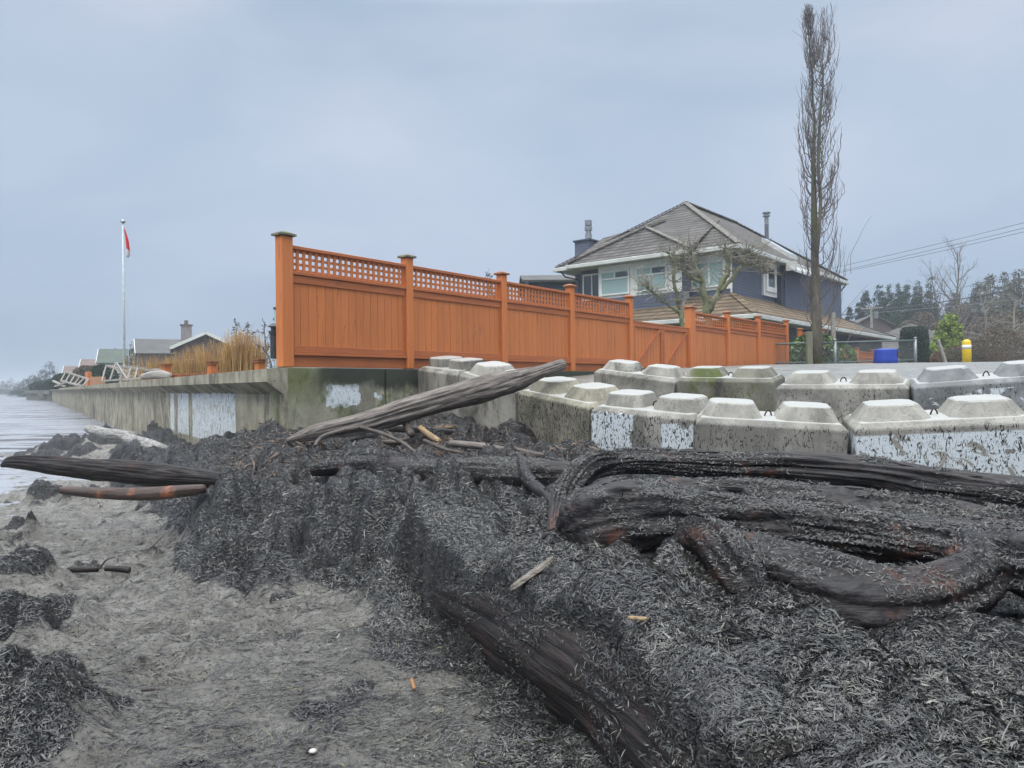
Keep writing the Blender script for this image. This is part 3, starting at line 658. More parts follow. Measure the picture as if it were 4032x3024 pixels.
# ================================================================== LOGS
def crom(pts, n):
    """Catmull-Rom through (x,y,z,r) control rows"""
    A = np.array(pts, float); A = np.vstack([2*A[0]-A[1], A, 2*A[-1]-A[-2]]); out = []
    segs = len(A)-3
    for i in range(n):
        u = i/(n-1)*segs; k = min(int(u), segs-1); t = u-k; p0,p1,p2,p3 = A[k:k+4]
        out.append(.5*((2*p1)+(-p0+p2)*t+(2*p0-5*p1+4*p2-p3)*t*t+(-p0+3*p1-3*p2+p3)*t**3))
    return np.array(out)
def log_mb(pts, n=110, k=36, grain=.10, lump=.14, seed=1, flat=1.0, knob=0, tip=.5, crack=0):
    C = crom(pts, n); P3 = C[:,:3]; r = np.maximum(C[:,3], .004)
    T = np.gradient(P3, axis=0); T /= np.linalg.norm(T, axis=1)[:,None]
    nr = np.cross(T[0], [0,0,1.0]); nr /= np.linalg.norm(nr); V = np.zeros((n,k,3)); S = np.cumsum(np.r_[0, np.linalg.norm(np.diff(P3, axis=0), axis=1)])
    th = np.linspace(0, 2*np.pi, k, endpoint=False)
    for i in range(n):
        nr = nr-T[i]*nr.dot(T[i]); nr /= np.linalg.norm(nr); bn = np.cross(T[i], nr)
        ca, sa = np.cos(th), np.sin(th); s = S[i]
        # longitudinal grain ridges, twisting slowly
        g = fbm(ca*3.2+s*.7+seed*3, sa*3.2+s*.35, 4, seed)-.5; g2 = np.abs(fbm(ca*8+s*.8, sa*8+s*.6+seed, 3, seed+9)-.5)
        lu = fbm(ca*1.1+s*3.2/(1+6*r[i]), sa*1.1+seed*5+s*1.7, 3, seed+4)-.5; g = g+crack*np.minimum(0, np.abs(fbm(ca*2.2+s*.5, sa*2.2+seed, 2, seed+20)-.5)*14-1)
        rr = r[i]*(1+grain*2*g-grain*1.6*g2+lump*2*lu)
        V[i] = P3[i]+(nr[None]*(ca*rr)[:,None]+bn[None]*(sa*rr*flat)[:,None])
    m = MB(); vs = [tuple(v) for v in V.reshape(-1,3)]
    vs += [tuple(P3[0]-T[0]*r[0]*tip), tuple(P3[-1]+T[-1]*r[-1]*tip)]
    fs = [(i*k+j, i*k+(j+1)%k, (i+1)*k+(j+1)%k, (i+1)*k+j) for i in range(n-1) for j in range(k)]
    fs += [((j+1)%k, j, n*k) for j in range(k)]+[((n-1)*k+j, (n-1)*k+(j+1)%k, n*k+1) for j in range(k)]
    return m.add(vs, fs)
SURF = []       # surfaces that carry weed: (verts, density weight)
def px_log(rows): return [(*P(a,b,Y), r) for a,b,Y,r in rows]
def log_thing(name, rows, m, label, cat='log', world=False, weed=0, parent=None, **kw):
    pts = rows if world else px_log(rows); mb = log_mb(pts, **kw)
    if weed: SURF.append((np.array(mb.v), mb.f, weed))
    loc = parent.location.copy() if parent is not None else min((Vector(p[:3]) for p in pts), key=lambda v: v.z)
    q = (Vector(pts[-1][:3])-Vector(pts[0][:3])).to_track_quat('X', 'Z'); qi = q.inverted()      # local x runs along the grain
    mb.v = [tuple(qi @ (Vector(v)-loc)) for v in mb.v]
    if parent is not None: return mb.build(name, m, parent, smooth=True, rot=q.to_euler())
    return mb.build(name, m, loc=loc, rot=q.to_euler(), smooth=True, label=label, cat=cat)
# leaning driftwood
log_thing('driftwood_log', [(1130,1735,8.3,.03),(1260,1700,8.4,.10),(1420,1668,8.55,.125),(1600,1615,8.7,.14),(1800,1560,8.9,.155),(1930,1525,9.0,.165),(2060,1490,9.15,.125),(2120,1468,9.2,.085),(2200,1440,9.3,.075),(2222,1436,9.32,.06)],
          m_drift, 'long grey weathered driftwood log leaning up onto the concrete blocks', n=240, k=84, crack=.3, grain=.20, lump=.12, seed=3)
# the big half-buried log of the foreground
def gz(px, py, z, dz, r): p = G(px, py, z); return (p.x, p.y, EYE+dz, r)
BIGLOG = []
for (q0, q1) in zip((7,8,9,10,11,12), (8,9,10,11,12,13)): pass
def off_line(i, o, z, r):
    a = BL[i-1]; b2 = BL[min(i+1, len(BL)-1)]; d = b2-a; d = d/np.linalg.norm(d); n = np.array([-d[1], d[0]])
    if n[0] < 0: n = -n
    p = BL[i]+n*o; return (p[0], p[1], EYE+z, r)
big = [off_line(7,.22,-1.05,.12), off_line(8,.26,-1.03,.22), off_line(9,.28,-1.0,.26), off_line(10,.28,-1.0,.27), off_line(11,.28,-1.0,.27), off_line(12,.28,-1.0,.27), off_line(13,.28,-1.0,.27)]
log_thing('buried_log', big, m_wetwood, 'huge wet dark log half buried under weed in the foreground, its side showing', world=True, n=300, k=140, crack=.35, grain=.09, lump=.05, seed=11, weed=.35)
# stump with ridges and a loop
stump_loc = G(3100, 2300, -.9)
stump = empty('driftwood_stump', stump_loc, label='large twisted wet black stump with flowing ridges and a hollow, draped in weed', cat='stump')
ST = [
 ('trunk_ridge', [(2290,1890,4.25,.05),(2350,1845,4.3,.065),(2480,1815,4.35,.075),(2700,1824,4.35,.075),(2900,1837,4.25,.078),(3100,1840,4.15,.088),(3400,1865,3.95,.088),(3700,1912,3.65,.088),(4032,1958,3.4,.085),(4400,2010,3.15,.09)], 21, .8),
 ('trunk_ridge', [(2200,2110,3.75,.05),(2260,2020,3.8,.09),(2400,1975,3.85,.105),(2600,1968,3.85,.105),(2900,1965,3.75,.098),(3200,1978,3.6,.092),(3480,2012,3.45,.09),(3750,2057,3.2,.095),(4032,2107,3.0,.10),(4400,2170,2.75,.11)], 22, 1.0),
 ('trunk_ridge', [(2225,2110,3.6,.10),(2350,2075,3.55,.18),(2560,2050,3.55,.17),(2850,2060,3.45,.12),(3150,2075,3.3,.105),(3450,2105,3.15,.10),(3700,2150,3.0,.10),(3900,2200,2.85,.11),(4150,2270,2.6,.13),(4500,2370,2.35,.15)], 23, 1.2),
 ('trunk_ridge', [(3400,2060,3.4,.06),(3600,2100,3.2,.085),(3850,2150,2.98,.10),(4100,2200,2.8,.115),(4400,2270,2.6,.13)], 28, .5),
 ('trunk_ridge', [(2380,2270,3.45,.05),(2500,2225,3.5,.08),(2680,2195,3.55,.08),(2950,2190,3.6,.06),(3300,2190,3.5,.05),(3600,2200,3.3,.05),(3800,2230,3.0,.06)], 24, .3),
 ('root_loop', [(3840,2170,2.85,.10),(3850,2250,2.74,.10),(3780,2315,2.68,.11),(3620,2360,2.64,.12),(3430,2368,2.64,.13),(3250,2332,2.70,.14),(3090,2275,2.82,.14),(2960,2220,2.95,.12),(2860,2180,3.1,.09),(2780,2170,3.3,.06)], 25, .35),
 ('curled_root', [(2690,2170,3.00,.045),(2735,2120,2.92,.065),(2810,2125,2.82,.08),(2870,2190,2.74,.085),(2930,2290,2.68,.08),(3000,2390,2.62,.05)], 26, .7),
 ('thin_root', [(2420,1805,4.3,.04),(2320,1828,4.2,.06),(2235,1920,4.0,.06),(2205,2010,3.85,.06),(2185,2110,3.7,.045)], 27, 1.2),
]
BODY = MB()
for nm, rows, sd_, w in [ST[i] for i in (1,2,3,4,5,6)]+[('filler', [(2290,2070,3.80,.09),(2500,2020,3.86,.12),(2800,2015,3.78,.10),(3200,2030,3.57,.085),(3600,2082,3.29,.09),(3950,2150,3.05,.10),(4400,2250,2.72,.13)], 61, .7)]:
    b_ = log_mb(px_log(rows), n=200, k=48, grain=.20, lump=.20, crack=.6 if nm == 'trunk_ridge' else .15, seed=sd_); SURF.append((np.array(b_.v), b_.f, w)); BODY.add(b_.v, b_.f)
body_o = rebase(BODY, stump_loc).build('trunk', m_stump, stump, smooth=True)
rm = body_o.modifiers.new('weld', 'REMESH'); rm.mode = 'VOXEL'; rm.voxel_size = .009; rm.use_smooth_shade = True
sm = body_o.modifiers.new('soften', 'SMOOTH'); sm.factor = .5; sm.iterations = 2
tx = bpy.data.textures.new('erosion', 'CLOUDS'); tx.noise_scale = .09; tx.noise_depth = 4
dp = body_o.modifiers.new('erode', 'DISPLACE'); dp.texture = tx; dp.strength = .035; dp.mid_level = .5; dp.texture_coords = 'LOCAL'
for nm, rows, sd_, w in [ST[0], ST[7]]:
    log_thing(nm, rows, m_stump, None, parent=stump, weed=w, n=260, k=84, grain=.26, lump=.22, crack=.45, seed=sd_)
r_ = random.Random(4)
for i in range(26):
    row = ST[r_.choice([0,0,1,2])][1]; k = r_.randint(1, len(row)-3); f = r_.random(); q = [row[k][j]*(1-f)+row[k+1][j]*f for j in range(4)]
    p = P(q[0], q[1], q[2]); d = (P(*row[k+1][:3])-P(*row[k][:3])).normalized(); a = r_.uniform(-.9,.9)
    o = p+Vector((0,-math.sin(a)*q[3], math.cos(a)*q[3]*.95)); l = r_.uniform(.08,.32); d = (d*(1 if r_.random() < .6 else -1)+Vector((0,0,r_.uniform(-.05,.14)))).normalized()
    rebase(MB().tube([o-d*l*.4, o, o+d*l*.6], [.012, r_.uniform(.010,.018), .002], 5), stump_loc).build('splinter', m_stump, stump)
# log ridge lying across the middle
log_thing('buried_log', [(1230,1850,6.4,.05),(1400,1838,6.3,.09),(1700,1858,6.0,.11),(1950,1868,5.75,.12),(2150,1872,5.6,.12),(2320,1880,5.5,.10)], m_stump, 'weed-covered log lying across the heap left of the stump', weed=2.5, n=150, k=40, seed=31)
log_thing('branch', [(2040,1790,5.8,.02),(2060,1830,5.5,.035),(2080,1890,5.2,.04),(2150,1950,4.8,.04),(2200,2000,4.5,.03)], m_stump, 'short weed-covered branch crossing the log left of the stump', 'branch', weed=1.5, n=60, k=16, seed=33)
# left logs
log_thing('driftwood_log', [(8,1832,6.9,.02),(60,1818,6.85,.06),(200,1830,6.7,.085),(400,1852,6.5,.095),(560,1865,6.3,.10),(720,1880,6.1,.09),(900,1893,5.9,.06)], m_wetwood, 'wet brown log jutting over the water at the left edge', weed=.0, n=170, k=72, crack=.4, grain=.20, lump=.14, seed=41)
log_thing('driftwood_log', [(240,1930,6.1,.03),(400,1942,6.0,.045),(560,1945,5.9,.05),(700,1935,5.8,.05),(800,1925,5.7,.035)], wood_mat('reddish_wet_wood', (0.03,0.018,0.014),(0.07,0.04,0.03),.45,red=(0.32,0.11,0.04),spec=.5), 'thinner reddish peeled log under the brown log at left', weed=0, n=90, k=28, seed=43)
# pale rotten log by the seawall
pale = wood_mat('pale_grey_rotten_log', (0.10,0.095,0.09),(0.36,0.35,0.33),.8,scale=4)
for rows, lab, sd_ in (([(350,1688,14.5,.09),(440,1712,13.6,.10),(520,1735,12.6,.10)], 'pale grey log lying at the foot of the sea wall, farther piece', 45), ([(500,1728,12.2,.10),(580,1752,11.6,.11),(640,1775,11.0,.10)], 'pale grey log at the foot of the sea wall, nearer piece', 46),
                   ([(430,1708,12.9,.09),(520,1718,12.6,.10)], 'short pale log piece propped on the log by the sea wall', 47)):
    log_thing('driftwood_log', rows, pale, lab, n=60, k=24, lump=.2, seed=sd_)
# sticks & planks in the debris
def stick(rows, m, label, seed, cat='stick', name='stick', k=10, n=36): return log_thing(name, rows, m, label, cat, n=n, k=k, grain=.08, lump=.12, seed=seed)
stick([(1420,1682,7.6,.018),(1500,1705,7.3,.018),(1580,1740,7.0,.016),(1640,1785,6.6,.013)], m_sticks, 'bent grey stick arching in front of the leaning log', 51)
stick([(1410,1685,7.6,.02),(1350,1695,7.4,.022),(1270,1720,7.2,.022),(1240,1755,7.0,.02)], m_sticks, 'forked dark branch at the foot of the leaning log', 52, 'branch', 'branch')
stick([(1590,1650,8.8,.05),(1610,1690,8.6,.05),(1620,1712,8.5,.045)], m_sticks, 'stub of brown log end poking out beneath the leaning log', 53, 'log', 'log_stub', 18)
stick([(1530,1685,8.9,.045),(1700,1695,9.0,.04),(1790,1700,9.1,.03)], m_drift, 'grey log lying behind the brown stub', 54, 'log', 'log_piece', 18)
stick([(1655,1685,8.6,.035),(1700,1720,8.3,.035),(1730,1738,8.2,.03)], m_palewood, 'short yellowish stick left of the broken plank', 55)
stick([(1670,1735,8.0,.02),(1740,1765,7.6,.018),(1830,1788,7.3,.014)], m_sticks, 'thin curved stick on top of the weed heap', 56)
stick([(1770,1745,8.1,.035),(1900,1758,8.0,.04),(2000,1775,7.8,.035)], m_drift, 'brown log piece lying before the speckled block', 57, 'log', 'log_piece', 16)
stick([(2010,1770,7.7,.04),(2090,1790,7.4,.045),(2160,1800,7.2,.03)], m_sticks, 'dark log end tucked under the corner of the speckled block', 58, 'log', 'log_piece', 16)
stick([(1610,1725,8.4,.02),(1560,1740,8.2,.03),(1500,1738,8.3,.02)], m_sticks, 'small dark stick lying left of the yellowish stick', 59)
stick([(150+120,2248-5,4.9,.016),(330,2242,4.85,.02),(385,2240,4.85,.02)], m_wetwood, 'short black stick on the mud, left piece of two', 61)
stick([(415,2238,4.9,.018),(460,2240,4.9,.02),(510,2245,4.9,.022)], m_wetwood, 'short black stick on the mud, right piece of two', 62)
stick([(390,2240,4.7,.006),(420,2205,4.7,.006),(452,2195,4.7,.004)], m_sticks, 'thin twig standing up between the two black sticks', 63, 'twig', 'twig', 6, 12)
stick([(580,2165,5.2,.007),(610,2140,5.3,.008),(645,2105,5.4,.006)], m_sticks, 'thin straight twig on the mud below the reddish log', 64, 'twig', 'twig', 6, 12)
def zat(px, py, guess=-.7):
    z = guess
    for _ in range(12):
        p = G(px, py, z); z = z*.4+.6*(float(terrain(np.array([p.x]), np.array([p.y]))[0][0])-EYE)
    return G(px, py, z)
def plank(p0, p1, w, t, m, name, label, cat, lift=.015, taper=.5):
    a = zat(*p0); b2 = zat(*p1); a.z += lift; b2.z += lift; mb = MB(); d = b2-a; d.normalize(); s = d.cross(Vector((0,0,1))).normalized(); n = 10
    vs = []
    for i in range(n):
        u = i/(n-1); ww = w*(1-abs(2*u-1)**3*(1-taper)*1)*(1+.12*math.sin(u*9)); c = a.lerp(b2, u)
        for (q, h) in ((-1,0),(1,0),(.8,1),(-.8,1)): vs.append(c+s*q*ww/2+Vector((0,0,h*t)))
    fs = [(i*4+j, i*4+(j+1)%4, i*4+4+(j+1)%4, i*4+4+j) for i in range(n-1) for j in range(4)]+[(3,2,1,0), tuple(range(4*n-4,4*n))]
    mb.add(vs, fs); return rebase(mb, a).build(name, m, loc=a, bevel=.003, label=label, cat=cat)
plank((2010,2370),(2180,2250), .055, .02, wood_mat('pale_chip_wood',(0.10,0.085,0.07),(0.24,0.21,0.175),.7), 'wood_chip', 'flat grey splinter of wood lying on the weed-covered log', 'wood piece', .04, .25)
plank((2475,2485),(2545,2492), .018, .01, m_palewood, 'wood_chip', 'tiny tan wood chip on the weed near the bottom centre', 'wood piece', .035, .8)
plank((1720,1700),(1790,1700), .10, .03, m_palewood, 'broken_plank', 'broken yellow plank lying in the debris before the smooth block', 'plank', .05)
plank((1860,1720),(1960,1728), .12, .02, m_drift, 'broken_plank', 'flat grey plank lying beside the smooth block', 'plank', .04)
plank((1620,2690),(1632,2730), .014, .01, mat('orange_wood',(0.28,0.13,0.05),.7), 'wood_chip', 'small orange-brown stick on the mud by the buried log', 'wood piece', .012, .8)
plank((560,2738),(610,2732), .02, .012, m_sticks, 'wood_chip', 'small dark red wood scrap on the mud at lower left', 'wood piece', .012)

# ================================================================== WEED SHREDS (stuff)
def blades(pts, nrm, length, width, name, m, lift=.004, tilt=.36, bend=.2, dirs=None):
    n = len(pts)
    a = RNG.uniform(0, 2*np.pi, n) if dirs is None else dirs
    ref = np.stack([np.cos(a), np.sin(a), RNG.normal(0,.25,n)], 1)
    t = ref-nrm*(ref*nrm).sum(1)[:,None]; t /= np.linalg.norm(t,axis=1)[:,None]+1e-9
    t = t+nrm*RNG.normal(0.12, tilt*.5, n)[:,None]; t /= np.linalg.norm(t,axis=1)[:,None]
    s = np.cross(nrm, t); s /= np.linalg.norm(s,axis=1)[:,None]+1e-9
    s = s+nrm*RNG.normal(0,.3,n)[:,None]; s /= np.linalg.norm(s,axis=1)[:,None]
    up_ = np.cross(t, s); up_ = up_*np.sign((up_*nrm).sum(1))[:,None]
    L = length[:,None]; W = width[:,None]; bd = (RNG.normal(0,bend,n))[:,None]
    c = pts+nrm*(lift*RNG.uniform(.2,2.2,n))[:,None]; side = np.cross(t, up_)*RNG.normal(0,.2,n)[:,None]
    p0 = c-t*L*.5; p1 = c+up_*L*abs(bd)*.4+side*L*.4; p2 = c+t*L*.5
    V = np.stack([p0-s*W*.25, p0+s*W*.25, p1-s*W*.5, p1+s*W*.5, p2-s*W*.2, p2+s*W*.2], 1).reshape(-1,3)
    b0 = (np.arange(n)*6)[:,None]
    F = np.concatenate([b0+np.array([[0,1,3,2]]), b0+np.array([[2,3,5,4]])], 1).reshape(-1,4)
    o = np_mesh(name, V, F, m); return tag(o, kind='stuff')
def scatter_weed():
    n = 4200000
    ang = np.tan(RNG.uniform(R(-42), R(40), n)); Y = np.exp(RNG.uniform(math.log(.9), math.log(12), n)); X = ang*Y
    z, w = tgrid(X, Y); nr = tnormal(X, Y, z)
    keep = RNG.uniform(0,1,n) < np.where(w > .5,   .20, .03+.10*w)/np.clip(nr[:,2], .12, 1)
    X, Y, z, w, nr = X[keep], Y[keep], z[keep], w[keep], nr[keep]
    P_ = np.stack([X,Y,z],1); sc = np.clip(.72+.13*Y, .8, 2.0); m_ = len(X)
    L = RNG.lognormal(math.log(.0108), .58, m_)*sc; W = RNG.uniform(.0018,.0042,m_)*sc
    big_ = RNG.uniform(0,1,m_) < .07; W = np.where(big_, W*1.9, W); L = np.minimum(np.where(big_, L*1.6, L), .09)
    flow = 2*np.pi*2.2*fbm(X*2.3, Y*2.3, 3, 88)+RNG.normal(0,1.15,m_)
    blades(P_, nr, L, W, 'weed_litter', m_weed, lift=.0025, tilt=.30, dirs=flow)
    # weed on logs and stump
    PP, NN = [], []
    for V, F, wt in SURF:
        F4 = np.array([f for f in F if len(f) == 4]); a, b_, c_, d_ = (V[F4[:,i]] for i in range(4))
        nn = np.cross(c_-a, d_-b_); ar = np.linalg.norm(nn,axis=1)*.5; nn /= (2*ar[:,None]+1e-12)
        cen = V[F4].mean(1); 
        clump = fbm(cen[:,0]*4+cen[:,2]*3, cen[:,1]*4, 4, 77)
        dens = ar*np.clip(nn[:,2]+.35, 0, 1)*wt*30000*sst(.34,.50,clump)/np.clip(cen[:,1]/3,.6,3)
        dens = np.where((cen[:,2]>0), dens, 0)
        cnt = RNG.poisson(dens); idx = np.repeat(np.arange(len(F4)), cnt)
        u, v = RNG.uniform(0,1,len(idx))[:,None], RNG.uniform(0,1,len(idx))[:,None]
        PP.append((a[idx]*(1-u)+b_[idx]*u)*(1-v)+(d_[idx]*(1-u)+c_[idx]*u)*v); NN.append(nn[idx])
    PP = np.concatenate(PP); NN = np.concatenate(NN); print('weed on wood', len(PP), 'ground', len(X))
    L = RNG.lognormal(math.log(.022), .4, len(PP)); W = RNG.uniform(.0035,.007,len(PP))
    blades(PP, NN, np.minimum(L*.72,.07), W*.7, 'weed_on_driftwood', m_weed)
    # flat strands plastered on the mud
    n = 45000; ang = np.tan(RNG.uniform(R(-40), R(14), n)); Y = np.exp(RNG.uniform(math.log(1.6), math.log(9), n)); X = ang*Y; z, w = tgrid(X,Y)
    k = (w < .6) & (fbm(X*2.5,Y*6,4,97) > .42); X,Y,z = X[k],Y[k],z[k]; nr = tnormal(X, Y, z)
    blades(np.stack([X,Y,z],1), nr, RNG.lognormal(math.log(.026),.6,len(X)).clip(0,.16), RNG.uniform(.0018,.0045,len(X)), 'weed_strands', m_weed, lift=.002, tilt=.08, bend=.15, dirs=RNG.normal(.25,.55,len(X)))
    # brown wood crumbs in the wrack below the blocks
    n = 9000; X = RNG.uniform(-3.2,.9,n); Y = RNG.uniform(6.6,11,n); k = (fbm(X*1.6,Y*1.6,3,66) > .46) & (Y < 11.2-.0*X); X, Y = X[k], Y[k]; z, w = tgrid(X,Y); nr = tnormal(X,Y,z)
    blades(np.stack([X,Y,z],1), nr, RNG.lognormal(math.log(.06),.5,len(X)).clip(0,.3), RNG.uniform(.006,.018,len(X)), 'wood_crumbs', m_crumb, lift=.012, tilt=.25, bend=.08)
    # straw bits on the mud
    n = 1500; ang = np.tan(RNG.uniform(R(-38), R(8), n)); Y = np.exp(RNG.uniform(math.log(1.8), math.log(6), n)); X = ang*Y; z, w = terrain(X,Y)
    k = fbm(X*2.2,Y*2.2,3,99) > .50; X,Y,z = X[k],Y[k],z[k]; X,Y,z = X[:170],Y[:170],z[:170]
    nr = np.tile([0,0,1.0],(len(X),1)); blades(np.stack([X,Y,z+.004],1), nr, RNG.uniform(.015,.06,len(X)), RNG.uniform(.0015,.003,len(X)), 'straw_litter', m_straws, dirs=RNG.normal(.3,.7,len(X)))
scatter_weed()
#@@PART2@@
# ================================================================== BLUE-GREY HOUSE
TH = R(39.4); RZH = math.pi/2-TH; ZB = EYE+.4
def siding_mat(name, c, lap=.13):
    m, s = newmat(name, .6, .4)
    f = s.m2('FRACT', s.m2('DIVIDE', s.Z, lap)); n = s.noise(1.5, det=6)
    line = s.rng(f, .80, .94)
    c0 = s.mix(s.rng(n,.35,.65), tuple(x*.82 for x in c), c); s.L.new(s.mix(s.m2('MULTIPLY', line, .72), c0, tuple(x*.25 for x in c)), s.b.inputs['Base Color'])
    s.bump(s.m2('SUBTRACT', 1.0, f), .5, .03); return m
m_sid = siding_mat('blue_lap_siding', (0.085,0.102,0.15)); m_siddk = siding_mat('dark_blue_lap_siding', (0.045,0.055,0.08))
def glass_mat(name, c=(0.03,0.045,0.055), r=.08):
    m, s = newmat(name, r, .8); s.b.inputs['Base Color'].default_value = (*c, 1); return m
m_glass = glass_mat('dark_window_glass')
def blind_mat():
    m, s = newmat('window_blinds_behind_glass', .25, .6); f = s.m2('FRACT', s.m2('DIVIDE', s.Z, .055))
    s.L.new(s.mix(s.rng(f,.55,.9), (0.34,0.46,0.45), (0.16,0.24,0.25)), s.b.inputs['Base Color']); return m
m_blind = blind_mat(); m_glassg = glass_mat('pale_green_glass', (0.12,0.20,0.21), .12)
house = empty('blue_house', (XY(2885,31)[0], 31, ZB), RZH, 'two storey blue-grey house with hipped cedar shake roof behind the orange fence', 'house')
ZE = 5.14; RZ_ = 8.32
w = MB().box(0,14.4,0,7.5,-.6,ZE-.14); w.box(5.3,14.2,-.35,-.002,2.6,ZE-.15)
w.build('wall', m_sid, house)
MB().box(-.62,-.002,1.9,6.1,2.9,ZE-.15).build('bay_wall', m_white, house)
MB().box(-.64,-.621,1.9,6.1,2.7,3.50).build('bay_siding', m_sid, house)
MB().box(-.03,-.002,-.04,1.88,3.5,ZE-.15).box(-.03,0,-.035,.03,.5,3.5).build('corner_trim', m_white, house)
def roof_part(par, verts, faces, name, m, th=.09):
    mb = MB(); mb.add(verts, faces); o = mb.build(name, m, par); s = o.modifiers.new('thickness', 'SOLIDIFY'); s.thickness = th; s.offset = 1; return o
x0,x1,y0,y1 = -.5,14.7,-.5,8.6
rf = roof_part(house, [(x0,y0,ZE),(x1,y0,ZE),(x1,y1,ZE),(x0,y1,ZE),(4.05,4.05,RZ_),(10.2,4.05,RZ_)], [(0,1,5,4),(1,2,5),(2,3,4,5),(3,0,4)], 'roof', m_shake)
# bay roof (hipped bump)
roof_part(house, [(-1.15,1.3,ZE-.05),(-1.15,7.4,ZE-.05),(1.9,1.3,ZE+1.62),(1.9,7.4,ZE+1.62),(.55,4.25,ZE+1.45),(2.6,4.25,ZE+2.15)], [(0,4,1),(0,2,5,4),(1,4,5,3)], 'bay_roof', m_shake)
# hip caps
def caps(par, a, b, n, name='hip_cap', m=m_shake_b, wdt=.26):
    a, b = Vector(a), Vector(b); mb = MB(); d = (b-a)/n
    for i in range(n):
        p = a+d*i; q = p+d*1.12; mb.bar(p+Vector((0,0,.10+.02)), q+Vector((0,0,.085)), wdt, .035)
    return mb.build(name, m, par)
m_ridge = mat('weathered_ridge_shakes', (0.21,0.19,0.165), .9, (0.11,0.10,0.09), scale=6)
caps(rf, (4.05,4.05,RZ_+.05), (x0,y0,ZE+.05), 34, m=m_ridge); caps(rf, (4.05,4.05,RZ_+.05), (x0,y1,ZE+.05), 34, m=m_ridge); caps(rf, (4.05,4.05,RZ_+.05), (10.2,4.05,RZ_+.05), 26, 'ridge_cap', m_ridge)
caps(rf, (10.2,4.05,RZ_+.05), (x1,y0,ZE+.05), 30, m=m_ridge); caps(rf, (.55,4.25,ZE+1.5), (-1.15,1.3,ZE), 16, m=m_ridge); caps(rf, (.55,4.25,ZE+1.5), (-1.15,7.4,ZE), 16, m=m_ridge); caps(rf, (.55,4.25,ZE+1.5), (2.3,4.25,ZE+2.1), 9, 'ridge_cap', m_ridge)
# gutters and soffits
g = MB(); g.box(x0-.11,x0-.001,y0-.11,1.28,ZE-.12,ZE+.06).box(x0-.11,x0-.001,7.42,y1+.11,ZE-.12,ZE+.06).box(x0+.001,x1+.11,y0-.11,y0-.001,ZE-.12,ZE+.06).box(x1+.001,x1+.11,y0,y1,ZE-.12,ZE+.06)
g.box(-1.27,-1.151,1.3,7.4,ZE-.19,ZE-.01).box(-1.27,-.615,1.19,1.299,ZE-.19,ZE-.01).box(-1.27,-.615,7.401,7.5,ZE-.19,ZE-.01)
g.build('gutter', m_gutter, house, bevel=.02)
MB().box(x0,x1,y0,y1,ZE-.135,ZE-.10).box(-1.15,-.505,1.3,7.4,ZE-.18,ZE-.14).build('soffit', m_soffit, house)
MB().slab([(4.7,-.62,ZE-.1),(8.2,-.62,ZE-.1),(8.2,-1.0,ZE-.42),(4.7,-1.0,ZE-.42)], .1).box(4.72,4.9,-1.05,-.6,ZE-.45,ZE-.05).build('lower_fascia', m_gutter, house)
MB().tube([(x1-.1,-.5,ZE-.1),(x1-.1,-.2,ZE-.5),(14.46,-.08,ZE-.8),(14.46,-.08,2.4)], .04, 8).build('downspout', m_dark, house)
MB().tube([(-.55,8.3,ZE-.1),(-.4,8.1,ZE-.4),(-.06,7.56,ZE-.55),(-.06,7.56,2.9)], .04, 8).build('downspout', m_dark, house)
def window(par, face, a, b, z0, z1, panes, glass, off=0.0, fw=.07, mul=True, blindz=None):
    """face 'x': plane x=off looking -x ; 'y': plane y=off looking -y"""
    def bx(mb, u0,u1,za,zb,d0,d1):
        return mb.box(off-d1, off-d0, u0, u1, za, zb) if face == 'x' else mb.box(u0, u1, off-d1, off-d0, za, zb)
    f = MB(); bx(f, a,b,z0,z0+fw,.0,.07); bx(f, a,b,z1-fw,z1,.0,.07); bx(f, a,a+fw,z0+fw,z1-fw,.0,.07); bx(f, b-fw,b,z0+fw,z1-fw,.0,.07)
    for p in panes[1:]: bx(f, p-.03,p+.03,z0+fw,z1-fw,.0,.065)
    fo = f.build('window', m_white, par)
    g_ = MB(); bx(g_, a+fw,b-fw,z0+fw,z1-fw,.005,.03); g_.build('pane', glass, fo)
    if blindz:
        t = MB(); bx(t, a+fw,b-fw,blindz-.03,blindz+.03,.031,.068); t.build('transom', m_white, fo)
    return fo
# bay windows: lower blinds, upper transom
for a,b_ in ((4.45,5.95),(2.6,4.1)):
    window(house,'x',a,b_,3.62,4.72,[a],m_blind,off=-.625,blindz=4.36)
    MB().box(-.70,-.66,(a+b_)/2-.03,(a+b_)/2+.03,4.4,4.66).build('transom_mullion', m_white, house)
    MB().box(-.672,-.66,a+.09,(a+b_)/2-.05,4.41,4.63).build('pane', m_glass, house)
window(house,'x',.25,1.75,3.62,4.72,[.25,.95],m_blind,off=-.031)
window(house,'x',6.3,7.35,3.55,4.8,[6.3,6.83],m_glass,off=-.0)
MB().box(-.66,-.60,1.55,1.9,3.5,ZE-.2).build('dark_panel', m_siddk, house)
window(house,'y',3.5,4.75,3.70,5.0,[3.5],m_glass,off=-.10,fw=.22)
MB().box(3.3,4.95,-.098,-.002,3.5,ZE-.15).build('window_box', m_white, house)
MB().box(4.96,5.29,-.3,-.002,2.8,ZE-.16).build('dark_panel', m_siddk, house)
